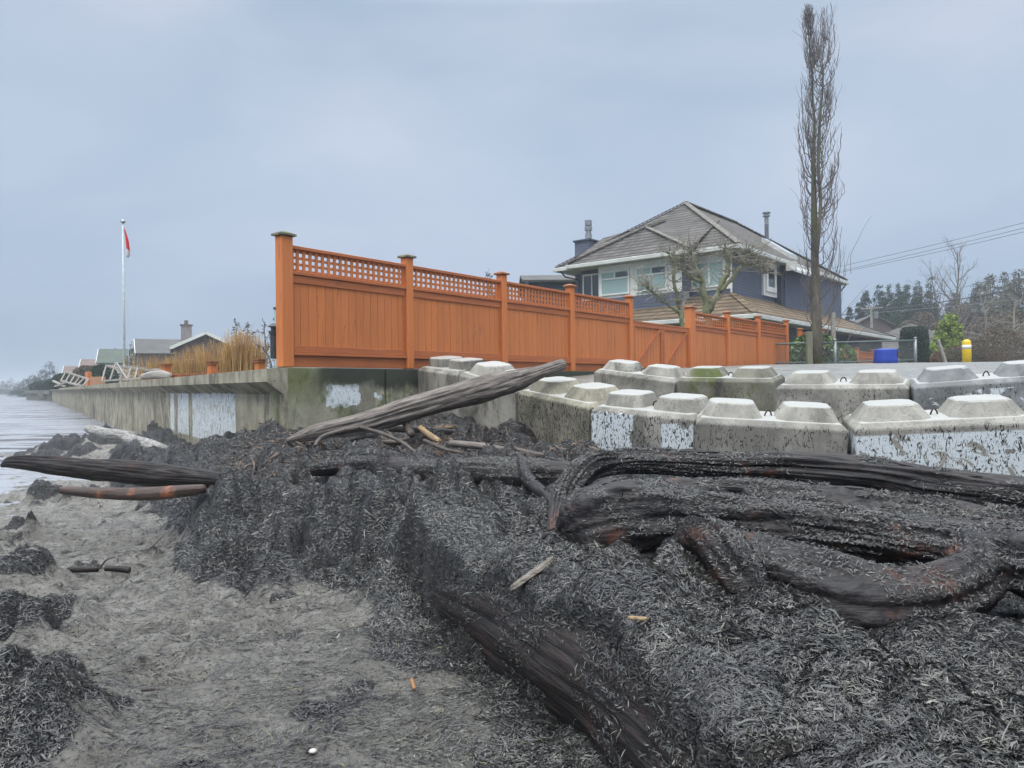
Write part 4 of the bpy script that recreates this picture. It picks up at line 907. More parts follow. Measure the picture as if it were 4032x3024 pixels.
# skirt roof over the ground floor
so = 1.6; zs = 2.2; zt = 3.2
roof_part(house, [(-so,-so,zs),(0,-.02,zt),(0,7.6,zt),(-so,9,zs),(14.4,-.02,zt),(14.4,-so,zs)], [(0,1,2,3),(0,5,4,1)], 'lower_roof', m_shake_b)
grf = roof_part(house, [(14.4,-so,zs),(20.6,-so,zs),(20.6,6,zs),(14.4,6,zs),(14.4,2.2,4.0),(16.2,2.2,4.0)], [(0,1,5,4),(1,2,5),(2,3,4,5)], 'garage_roof', m_shake)
caps(house, (0,-.02,zt), (-so,-so,zs), 14, m=m_shake_b); caps(grf, (16.2,2.2,4.0), (20.6,-so,zs), 26, m=m_ridge)
MB().box(-so-.1,-so-.002,-so-.1,9,zs-.14,zs+.04).box(-so+.001,20.6,-so-.1,-so-.002,zs-.14,zs+.04).box(20.602,20.7,-so-.1,6,zs-.14,zs+.04).build('lower_gutter', m_gutter, house, bevel=.02)
MB().box(-so,20.6,-so,-.002,zs-.16,zs-.12).box(-so,0,0,9,zs-.16,zs-.12).build('lower_soffit', m_soffit, house)
MB().box(14.41,20.2,-1.0,5.6,-.6,zs-.161).box(1,14.4,-1.0,-.003,-.6,zs-.161).build('garage_wall', m_siddk, house)
for a_, b_ in ((15,17.5),(6,8)): MB().box(a_,b_,-1.03,-1.001,1.0,1.9).build('garage_window', m_glass, house)
# chimney, flues, skylight
ch = MB().box(.85,1.95,7.55,8.4,2.5,6.62).build('chimney', m_sid, house)
MB().box(.78,2.02,7.48,8.47,6.622,6.70).build('chimney_cap', m_siddk, ch)
MB().lathe([(.17,6.70),(.17,7.05),(.14,7.06),(.14,7.22),(.19,7.23),(.19,7.40),(.12,7.41),(.12,7.46),(.18,7.47),(.18,7.72)],16,(1.4,7.95)).build('chimney_flue', m_steel, ch, smooth=False)
fl = MB().lathe([(.16,6.9),(.14,7.15),(.11,7.2),(.11,8.2)],14,(10.7,2.5)).build('flue', m_fluedk, house)
MB().lathe([(.112,8.2),(.112,8.62),(.20,8.64),(.20,8.70),(.13,8.71),(.13,8.78),(.22,8.80),(.22,8.86),(.05,8.9)],14,(10.7,2.5)).build('flue_cap', m_galv, fl)
pts = [(7.6,.25,ZE+.75*.7+.12),(8.8,.25,ZE+.75*.7+.12),(8.8,1.6,ZE+2.1*.7+.14),(7.6,1.6,ZE+2.1*.7+.14)]
sk = MB().slab([Vector(p)+Vector((0,0,.14)) for p in pts], .3).build('skylight', m_gutter, house)
MB().slab([Vector(p)*1.0+Vector((0,0,.19)) for p in pts], .045).build('skylight_glass', glass_mat('milky_skylight',(0.5,0.55,0.6),.1), sk)
# bits of lattice of the deck
# ================================================================== OTHER HOUSES
def simple_house(name, px, Y, w_, d_, ze, zr, rz, wallm, roofm, label, chim=None, hip=False, trim=True, zb=.15, windows=True, over=.35):
    """ze, zr: eave and ridge height above the eye; ridge along local y"""
    X_ = (px-2016)/FPX*Y; root = empty(name, (X_, Y, EYE+zb), rz, label, 'house'); e = ze-zb; r_ = zr-zb; h = w_/2
    wb = MB(); wb.add([(-h,0,-.5),(h,0,-.5),(h,0,e),(0,0,e if hip else r_-.12),(-h,0,e)], [(0,1,2,3,4)])
    wb.add([(-h,d_,-.5),(h,d_,-.5),(h,d_,e),(0,d_,e if hip else r_-.12),(-h,d_,e)], [(4,3,2,1,0)])
    wb.add([(-h,0,-.5),(-h,0,e),(-h,d_,e),(-h,d_,-.5)], [(0,1,2,3)]); wb.add([(h,0,-.5),(h,0,e),(h,d_,e),(h,d_,-.5)], [(3,2,1,0)])
    wb.build('wall', wallm, root); o = over; ss = (r_-e)/h; eo = e-ss*o
    if hip: roof_part(root, [(-h-o,-o,eo),(h+o,-o,eo),(h+o,d_+o,eo),(-h-o,d_+o,eo),(0,h*.9,r_),(0,d_-h*.9,r_)], [(0,1,4),(1,2,5,4),(2,3,5),(3,0,4,5)], 'roof', roofm, .12)
    else: roof_part(root, [(-h-o,-o,eo),(0,-o,r_),(h+o,-o,eo),(-h-o,d_+o,eo),(0,d_+o,r_),(h+o,d_+o,eo)], [(0,1,4,3),(1,2,5,4)], 'roof', roofm, .12)
    if trim and not hip:
        MB().bar((-h-o,-o-.04,eo-.02),(0,-o-.04,r_-.02),.06,.26,(0,0,1)).bar((h+o,-o-.04,eo-.02),(0,-o-.04,r_-.02),.06,.26,(0,0,1)).box(-h-o-.06,-h-o-.001,-o,d_+o,eo-.12,eo+.06).build('fascia', m_white, root)
    if windows:
        for (fx, fz) in ((-h*.45, e*.55),(h*.45, e*.55)):
            f = MB().box(fx-.6,fx+.6,-.05,-.002,fz-.5,fz+.5).build('window', m_white, root); MB().box(fx-.52,fx+.52,-.065,-.051,fz-.42,fz+.42).build('pane', m_glass, f)
        f = MB().box(-h-.05,-h-.002,d_*.3,d_*.3+1.6,e*.4,e*.75).build('window', m_white, root); MB().box(-h-.065,-h-.051,d_*.3+.08,d_*.3+1.52,e*.4+.08,e*.75-.08).build('pane', m_glass, f)
    if chim:
        cx, cy, cw, ct, cm = chim; c = MB().box(cx-cw/2,cx+cw/2,cy-cw/2,cy+cw/2,e*.6,ct-zb).build('chimney', cm, root)
        MB().box(cx-cw/2-.08,cx+cw/2+.08,cy-cw/2-.08,cy+cw/2+.08,ct-zb+.001,ct-zb+.1).box(cx-cw*.18,cx+cw*.18,cy-cw*.18,cy+cw*.18,ct-zb+.1,ct-zb+.5).build('chimney_cap', m_brick, c)
    return root
m_brick = mat('brown_chimney_brick', (0.16,0.12,0.10), .9, (0.09,0.07,0.06), scale=9)
m_brownwall = mat('brown_stained_siding', (0.10,0.07,0.062), .8, (0.07,0.05,0.045), scale=2, stretch=(4,4,.5))
m_pinkroof = mat('faded_red_roof', (0.38,0.21,0.19), .85, (0.28,0.15,0.14), scale=2)
m_grroof = mat('dark_grey_roof', (0.10,0.10,0.095), .9, (0.07,0.07,0.065), scale=1)
m_gnroof = mat('mossy_dark_roof', (0.085,0.11,0.08), .9, (0.06,0.075,0.06), scale=.8)
m_brroof = mat('reddish_brown_roof', (0.17,0.12,0.10), .9, (0.12,0.09,0.08), scale=1)
m_paleh = mat('pale_house_wall', (0.50,0.52,0.50), .7, (0.4,0.42,0.4), scale=1)
m_greyconc = mat('grey_stucco_chimney', (0.23,0.23,0.22), .9, (0.17,0.17,0.165), scale=2)
simple_house('gable_house', 812, 66, 5.0, 10, 3.75, 4.95, R(24), m_brownwall, m_pinkroof, 'brown house with white-edged gable and faded red roof behind the golden grass', chim=(-1.5,6.0,.95,6.0,m_greyconc))
simple_house('grey_roofed_house', 545, 84, 7, 9, 4.0, 5.6, R(-62), m_brownwall, m_grroof, 'house with broad dark grey roof left of the grey chimney', trim=True)
simple_house('green_roofed_house', 402, 100, 7, 8, 3.6, 5.4, R(-66), m_paleh, m_gnroof, 'pale house with dark mossy green roof behind the flagpole')
simple_house('brown_roofed_house', 330, 118, 7, 8, 3.1, 4.8, R(-66), m_brownwall, m_brroof, 'small brown-roofed house with a thin chimney left of the mossy green roof', chim=(0,4.5,.7,6.2,m_greyconc))
simple_house('low_house', 262, 132, 6, 8, 2.6, 4.2, R(-66), m_brownwall, m_brroof, 'leftmost distant low house with reddish roof beside the misty trees')
simple_house('white_cottage', 150, 235, 8, 9, -.2, 1.0, R(-50), m_paleh, m_grroof, 'tiny white cottage in the mist at the far left shore', windows=False, zb=-1.3)
simple_house('dark_roofed_house', 2075, 46, 6, 7, 5.95, 6.62, R(-88), m_siddk, m_grroof, 'neighbouring house with low dark roof seen just above the lattice of the orange fence', zb=.3, trim=False)
simple_house('grey_hip_house', 3535, 62, 9, 8, 2.7, 4.85, R(-42), m_siddk, m_shake, 'low grey shake-roofed outbuilding partly behind the clipped cypress', hip=True, zb=.3, windows=False)
simple_house('gabled_house', 3440, 88, 4.0, 8, 6.6, 7.7, R(-12), m_brownwall, m_grroof, 'distant house with brown gable beyond the garage roof', zb=.3, windows=False, trim=False)

# ================================================================== TREES
class Grower:
    def __init__(s, seed): s.r = random.Random(seed); s.m = MB()
    def limb(s, p, d, L, r0, r1, seg, wander=.12, trop=(0,0,.0), n=5):
        p = Vector(p); d = Vector(d).normalized(); pts = [p.copy()]; rad = [r0]; tr = Vector(trop)
        for i in range(seg):
            d = (d+Vector((s.r.gauss(0,wander),s.r.gauss(0,wander),s.r.gauss(0,wander)*.6))+tr/seg).normalized()
            p = p+d*(L/seg); pts.append(p.copy()); rad.append(r0+(r1-r0)*(i+1)/seg)
        s.m.tube(pts, rad, n, cap=False); return pts, rad
def vary(r, d, ang, d_az=None):
    d = Vector(d).normalized(); a = d.orthogonal().normalized(); b = d.cross(a); az = r.uniform(0, 2*math.pi) if d_az is None else d_az
    return (d*math.cos(ang)+(a*math.cos(az)+b*math.sin(az))*math.sin(ang)).normalized()
def bare_tree(name, base, H, r0, label, seed, spread=.6, m_t=None, m_b=None, lv=3, nb=(9,6,5), up=.3, fork=.25, cat='tree', group=None, trunk_frac=.9, wander=.07, tn=5):
    root = empty(name, base, label=label, cat=cat, group=group); g = Grower(seed); r = g.r
    pts, rad = g.limb((0,0,-.2), (0,0,1), H*trunk_frac, r0, r0*.15, 14, wander*.5, (0,0,.3), 8)
    g.m.build('trunk', m_t or m_trunk, root, smooth=True); g.m = MB()
    def rec(pts, rad, L, k):
        if k >= lv: return
        n = nb[k]
        for i in range(n):
            f = fork+(1-fork)*(i+r.random())/n; j = min(int(f*(len(pts)-1)), len(pts)-2); p = pts[j].lerp(pts[j+1], f*(len(pts)-1)-j)
            d = (pts[j+1]-pts[j]).normalized(); nd = vary(r, d, spread*r.uniform(.7,1.3)); l = L*(1-f*.55)*r.uniform(.6,1.0)
            rr = rad[j]*.55
            q, qr = g.limb(p, nd, l, max(rr,.006), max(rr*.25,.004), 6, wander, (0,0,up), tn if k == 0 else 3)
            rec(q, qr, l*.55, k+1)
    rec(pts, rad, H*.5, 0)
    g.m.build('branches', m_b or m_twig, root); return root
# the tall poplar
def poplar():
    base = P(3217, 1438, 26.5); H = 12.75
    root = empty('columnar_tree', base, label='very tall narrow bare tree with mossy trunk rising beside the chain-link fence', cat='tree'); g = Grower(5); r = g.r
    def tr(x): return x/FPX*26.5
    prof = [(3217,1450,.20),(3216,1300,.17),(3213,1150,.15),(3208,1000,.13),(3206,860,.11),(3204,740,.085),(3203,640,.068),(3205,560,.056),(3208,480,.048),(3200,400,.042),(3199,300,.034),(3190,230,.028),(3184,130,.018),(3182,45,.008)]
    tp = [(P(a,b_,26.5+.25*math.sin(i*.8))-base) for i,(a,b_,_) in enumerate(prof)]; g.m.tube(tp, [p[2] for p in prof], 10)
    t2p = [(3215,1010,.12),(3226,900,.10),(3232,780,.10),(3222,680,.09),(3224,560,.085),(3230,440,.075),(3240,350,.06),(3240,290,.05),(3236,230,.035),(3250,170,.022),(3262,110,.01)]
    t2 = [(P(a,b_,26.2)-base) for a,b_,_ in t2p]; g.m.tube(t2, [p[2]*.62 for p in t2p], 8)
    g.m.build('trunk', m_trunk, root, smooth=True); g.m = MB()
    lv1 = [(tp,13.0)]
    def env(z, side):     # half width
        f = z/H
        R_ = np.interp(f, [0,.1,.25,.4,.6,.8,.9,1], [.35,1.05,1.30,1.15,.80,.62,.55,.12]); L_ = np.interp(f, [0,.1,.3,.6,.9,1], [.2,.55,.62,.55,.55,.1])
        return R_ if side > 0 else L_
    for i in range(175):
        src = tp if r.random() < .62 else t2; f = r.uniform(.05,.97)**1.0
        j = min(int(f*(len(src)-1)), len(src)-2); p = src[j].lerp(src[j+1], f*(len(src)-1)-j); az = r.uniform(0, 2*math.pi)
        side = math.cos(az); w_ = env(p.z+.8, side)*r.uniform(.35,.95); hgt = min(r.uniform(1.0,2.8)*(1-.5*p.z/H), (H-p.z)*.75+.1)
        q = []; n = 9; x_ = 0
        for k in range(n+1):
            u = k/n; o = w_*(1-math.exp(-3.2*u))/(1-math.exp(-3.2)); q.append(p+Vector((math.copysign(abs(math.cos(az))**.7, math.cos(az))*o+r.gauss(0,.03)*(u>0), math.sin(az)*o*.8+r.gauss(0,.03)*(u>0), hgt*u**1.15)))
        r0 = .017*(1-.4*p.z/H)*r.uniform(.6,1.3); g.m.tube(q, [r0*(1-.8*k/n)+.004 for k in range(n+1)], 4, cap=False)
        for t in range(8):
            k = r.randint(2, n-1); a2 = r.uniform(0,6.28); l = min(r.uniform(.25,.8), (H-q[k].z)*.6+.05)
            g.limb(q[k], (math.cos(a2)*.35, math.sin(a2)*.35, 1), l, .007, .0035, 4, .18, (0,0,.5), 3)
    # suckers around the base
    for i in range(26):
        a2 = r.uniform(0,6.28); g.limb((r.uniform(.1,1.1), r.uniform(-.4,.4), r.uniform(.2,3.2)), (math.cos(a2)*.3+.15, math.sin(a2)*.3, 1), r.uniform(.8,2.2), .010, .004, 7, .16, (0,0,.2), 3)
    g.m.build('branches', m_twig, root)
poplar()
# pollarded lichen tree in front of the house
def pollard():
    base = P(2700, 1345, 25); base.z = EYE+.35; root = empty('pollarded_tree', base, label='lichen-covered bare pollarded tree standing before the blue house', cat='tree'); g = Grower(9); r = g.r
    def Q(px,py,Y=25): return P(px,py,Y)-base
    limbs = [([(2690,1420,25,.13),(2697,1330,25,.12),(2685,1240,25,.10),(2665,1170,24.9,.09),(2650,1090,24.7,.07),(2660,1040,24.6,.07),(2640,1000,24.5,.05)]),
             ([(2790,1400,25.3,.2),(2788,1270,25.3,.19),(2775,1190,25.2,.17),(2760,1110,25.1,.14),(2740,1060,25,.11),(2730,1010,25,.08),(2715,985,25,.06)]),
             ([(2788,1230,25.3,.17),(2830,1150,25.1,.14),(2850,1100,25,.12),(2870,1050,24.9,.09),(2862,1010,24.8,.07),(2856,975,24.8,.06)]),
             ([(2835,1145,25.1,.12),(2890,1090,24.8,.10),(2925,1040,24.7,.08),(2950,1010,24.6,.06),(2940,985,24.6,.05)]),
             ([(2690,1240,25,.08),(2620,1190,24.8,.06),(2570,1150,24.7,.045),(2540,1120,24.6,.03)]),
             ([(2760,1110,25.1,.09),(2720,1090,24.8,.08),(2690,1060,24.7,.06),(2680,1020,24.7,.05)]),
             ([(2925,1040,24.7,.05),(2980,1045,24.5,.035),(3015,1075,24.4,.02)])]
    knobs = []
    for L_ in limbs:
        C = crom([(*Q(a,b_,Y), rr) for a,b_,Y,rr in L_], 22); pts = [Vector(c[:3])+Vector((r.gauss(0,.02),r.gauss(0,.02),r.gauss(0,.02))) for c in C]
        g.m.tube(pts, [max(c[3]*.66,.01)*r.uniform(.85,1.25) for c in C], 9); knobs += [(pts[i], 1) for i in range(7,22,2)]+[(pts[-1],3)]
    g.m.build('trunk', m_moss, root, smooth=True); g.m = MB()
    for p, n in knobs:
        for i in range(n*2+4):
            a2 = r.uniform(0,6.28); q, qr = g.limb(p, (math.cos(a2)*.8, math.sin(a2)*.8, r.uniform(-.2,.9)), r.uniform(.3,1.0), .014, .006, 7, .33, (0,0,.1), 4)
            for t in range(2): a3 = r.uniform(0,6.28); g.limb(q[r.randint(2,5)], (math.cos(a3),math.sin(a3),.3), r.uniform(.12,.35), .009, .005, 4, .3, (0,0,.1), 3)
    g.m.build('branches', m_greybranch, root)
pollard()
bx = P(2960,1250,26)
bare_tree('bare_shrub', (bx.x,bx.y,EYE+.3), 2.0, .035, 'thin bare shrub above the second fence before the brown lower roof', 12, .9, m_twig, m_brownwood, 3, (9,5,3), .0, .1, 'shrub', wander=.15)

def leaf_quads(C, size, rng, flat=0.0, asp=.5, up=None):
    n = len(C); a = rng.normal(0,1,(n,3)); a[:,2] *= (1-flat); a /= np.linalg.norm(a,axis=1)[:,None]
    if up is not None: a = a*.6+up; a /= np.linalg.norm(a,axis=1)[:,None]
    b = rng.normal(0,1,(n,3)); b -= a*(a*b).sum(1)[:,None]; b /= np.linalg.norm(b,axis=1)[:,None]; s = np.asarray(size).reshape(-1,1)*np.ones((n,1))
    V = np.stack([C-a*s*.5, C+b*s*.5*asp, C+a*s*.5, C-b*s*.5*asp],1).reshape(-1,3); F = np.arange(n*4).reshape(-1,4); return V, F
def leaf_obj(name, C, size, mat_, parent, rng, **k):
    V, F = leaf_quads(C, size, rng, **k); o = np_mesh(name, V, F, mat_); o.parent = parent; return o
def conifer(px, ytop, Y, wid, label, seed, m=None, ybot=None, droop=.25, nl=2600, group='conifers on the skyline', dens=1.0, zb=.2, name='conifer_tree'):
    rng = np.random.default_rng(seed); top = P(px, ytop, Y); base = Vector((top.x, top.y, EYE+zb)); H = top.z-base.z
    root = empty(name, base, label=label, cat='tree', group=group)
    MB().tube([(0,0,-.3),(0,0,H*.5),(0,0,H*.98)], [H*.018,H*.011,.01], 6).build('trunk', m_trunk, root)
    n = nl; nb = int(50+H*6); hs = rng.uniform(.06,1,nb); az = rng.uniform(0,2*np.pi,nb); ln = wid*(1-hs)**.75*rng.uniform(.55,1.15,nb)+.12
    bi = rng.choice(nb, n, p=ln/ln.sum()); u = rng.uniform(0.05,1,n)**.7; l = ln[bi]*u; ll = ln[bi]
    x = np.cos(az[bi])*l; y = np.sin(az[bi])*l; z = hs[bi]*H-droop*l*u+ rng.normal(0,.05+.03*wid,n)
    x += rng.normal(0,.06*wid+.03,n)*(1.3-u); y += rng.normal(0,.06*wid+.03,n)*(1.3-u); z -= rng.uniform(0,.25,n)*ll*.6
    leaf_obj('crown', np.stack([x,y,z],1), rng.uniform(.5,1.2,n)*(.025*wid+.15), m or m_forest, root, rng, asp=.6)
    return root
# right-hand skyline
con = [(3345,1212,95,1.8,0),(3408,1146,100,3.0,0),(3380,1195,98,2.2,0),(3462,1122,104,3.6,0),(3503,1122,108,3.6,1),(3534,1118,112,3.0,0),(3570,1122,106,4.0,1),(3612,1108,110,3.4,0),(3545,1160,96,4.5,1),(3480,1175,94,3.8,1),(3605,1165,98,4.8,1),(3440,1190,92,3.2,1),(3660,1160,104,4.5,1)]
for i,(px,yt,Y,wd,g_) in enumerate(con):
    conifer(px, yt, Y, wd, 'dark evergreen conifer among the distant trees right of the blue house', 100+i, (m_forest, m_forest2)[g_], nl=15000)
conifer(3663,1072,92,2.6,'drooping dark cedar rising above the other distant conifers', 131, m_forest, droop=.55, nl=4000, group=None)
conifer(4010,1062,88,5.5,'large brownish conifer at the right edge of the photo', 132, mat('brown_tinged_needles',(0.10,0.075,0.04),.85,(0.045,0.055,0.03),scale=.5,island=.4), nl=11000, group=None)
for i,(px,yt,Y,wd) in enumerate([(3900,1085,96,4.5),(3955,1075,100,4.0),(3850,1110,100,4.0),(3760,1150,102,4.5),(3985,1180,80,4.5),(3800,1190,90,4.5),(3890,1210,84,4.5)]):
    conifer(px, yt, Y, wd, 'olive brown tree in the dense wood at right', 140+i, mat('olive_brown_foliage_%d'%i,(0.09,0.08,0.045),.85,(0.04,0.045,0.028),scale=.4,island=.4) if i == 0 else bpy.data.materials['olive_brown_foliage_0'], nl=15000, droop=.1, group='olive brown trees at right')
def bt(px, ytop, Y, label, seed, **k):
    t = P(px, ytop, Y); b_ = (t.x, t.y, EYE+.2); return bare_tree('bare_tree', b_, t.z-EYE-.2, k.pop('r0', .22), label, seed, **k)
bt(3776, 990, 84, 'tall bare deciduous tree above the dark woods at right', 201, spread=.75, m_b=m_brownwood, nb=(22,8,5), fork=.3, r0=.24, trunk_frac=1.0, wander=.1)
bt(3700, 1045, 90, 'slender bare tree beside the drooping cedar', 202, spread=.6, m_b=m_brownwood, nb=(16,7,4), r0=.16, trunk_frac=1.0)
bt(3880, 1085, 62, 'pale branched bare tree standing before the woods at right', 203, spread=1.0, m_t=m_greybranch, m_b=m_greybranch, nb=(16,9,5), fork=.2, r0=.20, wander=.14, up=.1)
bt(3985, 1120, 58, 'pale bare tree at the right edge with arching branches', 204, spread=1.0, m_t=m_greybranch, m_b=m_greybranch, nb=(16,9,5), fork=.2, r0=.18, wander=.14, up=.1)
bt(3800, 1230, 60, 'low spreading bare tree behind the yellow green conifer', 205, spread=1.1, m_t=m_greybranch, m_b=m_brownwood, nb=(14,9,6), fork=.15, r0=.13, wander=.15, up=0)
for i,(px,yt,Y,r_) in enumerate([(3640,1230,72,2.6),(3720,1260,70,2.6),(3900,1240,66,3.2),(3990,1230,60,3.4),(3830,1290,64,2.6),(3950,1300,56,2.6),(3580,1260,76,2.0)]):
    rng = np.random.default_rng(300+i); t = P(px, yt, Y); H = t.z-EYE-.2; root = empty('bare_bush', (t.x,t.y,EYE+.2), label='hazy brown leafless bush at the foot of the woods at right', cat='bush', group='brown bushes at right')
    g = Grower(300+i)
    for k in range(70): a2 = g.r.uniform(0,6.28); g.limb((g.r.gauss(0,.4),g.r.gauss(0,.4),0), (math.cos(a2)*.7,math.sin(a2)*.7,1), H*g.r.uniform(.5,1.05), .025, .006, 7, .12, (0,0,.2), 3)
    g.m.build('stems', m_brownwood, root); n = 3000
    th = rng.uniform(0,2*np.pi,n); rr = r_*rng.uniform(.2,1,n)**.5; z = H*rng.uniform(.02,1,n)**.8; rr = rr*np.sqrt(np.clip(1-(z/H)**2.2,0.03,1))*(1+.25*np.sin(th*3+i))
    leaf_obj('twigs', np.stack([np.cos(th)*rr,np.sin(th)*rr,z],1), rng.uniform(.12,.4,n), m_brownhedge if i%2 else m_brownwood, root, rng, asp=.25)
# yellow-green conifer, cypress, round hedge
conifer(3738, 1240, 52, 2.0, 'bright yellow-green conifer between the cypress and the brown hedge', 150, m_chart, nl=9000, droop=-.25, group=None)
def blob_shrub(name, base, prof, label, mat_, seed, n, size, cat='shrub', ell=1.0, asp=.5, group=None, rough=.06, core=True):
    rng = np.random.default_rng(seed); root = empty(name, base, label=label, cat=cat, group=group); hs = np.array([p[0] for p in prof]); rs = np.array([p[1] for p in prof]); H = hs[-1]
    z = rng.uniform(0, H, n); th = rng.uniform(0, 2*np.pi, n); r_ = np.interp(z, hs, rs)*(1+rough*2*(fbm(th*2.2+10, z*1.7, 3, seed)-.5)*2)*(1-.35*rng.uniform(0,1,n)**3)
    leaf_obj('foliage', np.stack([np.cos(th)*r_, np.sin(th)*r_*ell, z],1), rng.uniform(.6,1.3,n)*size, mat_, root, rng, asp=asp)
    if core: MB().lathe([(r*.72, h*.93) for h, r in prof], 14).build('inner_core', mat('shrub_core_%d'%seed,(0.02,0.022,0.015),.9), root)  # near-black solid filling the foliage from inside, no modelled stems
    return root
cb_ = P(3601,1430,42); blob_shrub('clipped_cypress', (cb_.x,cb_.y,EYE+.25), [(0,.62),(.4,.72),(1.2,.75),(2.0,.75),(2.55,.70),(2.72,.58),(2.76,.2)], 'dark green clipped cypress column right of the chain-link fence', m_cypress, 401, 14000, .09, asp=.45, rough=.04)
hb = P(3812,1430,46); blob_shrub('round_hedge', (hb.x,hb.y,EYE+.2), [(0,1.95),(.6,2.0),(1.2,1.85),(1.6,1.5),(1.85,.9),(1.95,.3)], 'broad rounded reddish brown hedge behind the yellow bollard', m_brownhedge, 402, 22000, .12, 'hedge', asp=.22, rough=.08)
rb = P(3212,1440,28.6); blob_shrub('rhododendron', (rb.x,rb.y,EYE+.45), [(0,1.15),(.4,1.25),(.8,1.1),(1.15,.7),(1.38,.25)], 'leafy green rhododendron bush around the foot of the tall bare tree', m_rhodo, 403, 3600, .17, 'bush', asp=.42, rough=.22)
lb = P(3500,1432,29); blob_shrub('small_plant', (lb.x+.35,lb.y,EYE+.35), [(0,.25),(.25,.38),(.42,.2)], 'small green plant right of the blue bin', m_rhodo, 404, 160, .12, 'plant', asp=.4, rough=.3, core=False)
# conifers of the left side, hazy
for (px,yt,Y,wd,lab,sd_) in ((930,1255,58,1.05,'left one of two thin conifers rising behind the golden grass',160),(975,1262,60,1.1,'right one of two thin conifers rising behind the golden grass',161),(1085,1236,66,1.5,'misty conifer beside the orange corner post',162),
                     (535,1342,92,3.0,'dark evergreen behind the grey-roofed house',163),(1925,1060,70,2.0,'tip of an evergreen just above the fence lattice',166)):
    conifer(px, yt, Y, wd, lab, sd_, m_forest, nl=900 if wd < 2 else 2200, group=None, droop=.3)
for i,(px,yt,Y,wd) in enumerate([(195,1422,170,5),(165,1455,180,5),(130,1475,190,6),(225,1470,160,4),(105,1490,200,5),(42,1488,320,5),(10,1500,330,6),(70,1502,310,5),(-30,1490,330,8)]):
    conifer(px, yt, Y, wd, 'misty evergreen on the far shore at left', 170+i, m_forest, nl=2600, group='misty trees of the far shore', zb=-1.2, droop=.1)
for i,(px,Y,h,r_,m__,lab) in enumerate([(172,105,1.25,1.7,m_cypress,'clipped dark green hedge mound beyond the wall end at left'),(205,95,1.3,1.0,m_cypress,'small round green hedge right of the clipped mound'),(255,75,1.6,1.2,m_forest2,'green bush beside the broken gangway'),
        (352,62,1.9,1.3,m_brownhedge,'reddish brown bush below the brown-roofed house'),(408,60,1.9,1.0,m_forest2,'green bush below the mossy-roofed house')]):
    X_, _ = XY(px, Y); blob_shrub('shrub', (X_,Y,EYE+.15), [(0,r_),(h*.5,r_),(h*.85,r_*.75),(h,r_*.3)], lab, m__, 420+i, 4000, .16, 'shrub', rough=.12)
sheet('far_shore', [(-800,330,EYE-1.3),(-60,330,EYE-1.3),(-60,345,EYE-.6),(-60,900,EYE-.2),(-800,900,EYE-.2),(-800,345,EYE-.6)], m_lawn) if False else MB().add([(-400,325,EYE-1.5),(-95,300,EYE-1.5),(-90,330,EYE-.5),(-400,350,EYE-.5),(-300,900,EYE+4),(-100,900,EYE+4)], [(0,1,2,3),(3,2,5,4)]).build('far_shore', mat('far_shore_ground',(0.06,0.07,0.05),.95), kind='structure')

# ================================================================== ORNAMENTAL GRASS, LEFT SIDE ITEMS
def grass_clump(px, Y, ytop, wid, n, label, seed, ybase=.2, dense=1.0):
    rng = np.random.default_rng(seed); t = P(px, ytop, Y); base = Vector((t.x,t.y,EYE+ybase)); H = t.z-base.z
    Vs, Fs = [], []; a = rng.uniform(0,2*np.pi,n); rb_ = wid*.5*np.sqrt(rng.uniform(0,1,n)); h = H*rng.uniform(.55,1.02,n)*(1-.25*(rb_/(wid*.5))**2); lean = rng.normal(0,.10,n)*h+np.cos(a)*rb_*.12; lean2 = rng.normal(0,.09,n)*h
    w_ = rng.uniform(.010,.022,n); us = [0,.35,.7,1]; ring = []
    bxx = np.cos(a)*rb_; byy = np.sin(a)*rb_*.6; f = rng.uniform(0,np.pi,n)
    for u in us:
        cx = bxx+lean*u**2; cy = byy+lean2*u**2; cz = h*u; ww = w_*(1-.55*u)*.5
        ring += [np.stack([cx-np.cos(f)*ww, cy-np.sin(f)*ww, cz],1), np.stack([cx+np.cos(f)*ww, cy+np.sin(f)*ww, cz],1)]
    V = np.stack(ring,1).reshape(-1,3); b0 = (np.arange(n)*8)[:,None]; F = np.concatenate([b0+np.array([[0,1,3,2]]),b0+np.array([[2,3,5,4]]),b0+np.array([[4,5,7,6]])],1).reshape(-1,4)
    o = np_mesh('ornamental_grass', V, F, m_straw); o.location = base; tag(o, label, 'ornamental grass')
grass_clump(962, 21, 1285, 1.15, 900, 'dense tall golden grass clump nearest the mossy stump', 501)
grass_clump(935, 21.3, 1250, .8, 60, 'sparse tall arching golden stems above the dense clump', 502)
grass_clump(845, 22.5, 1325, 1.0, 420, 'golden grass clump in front of the white-edged gable', 503)
grass_clump(775, 23, 1345, 1.0, 420, 'golden grass clump left of the gable in the middle of the row', 504)
grass_clump(700, 24, 1375, .9, 320, 'golden grass clump below the grey chimney', 505)
grass_clump(630, 25, 1385, .9, 300, 'leftmost thick golden grass clump by the white dormer', 506)
grass_clump(540, 27, 1380, 1.2, 130, 'thin straggly golden grass behind the tipped gangway', 507)
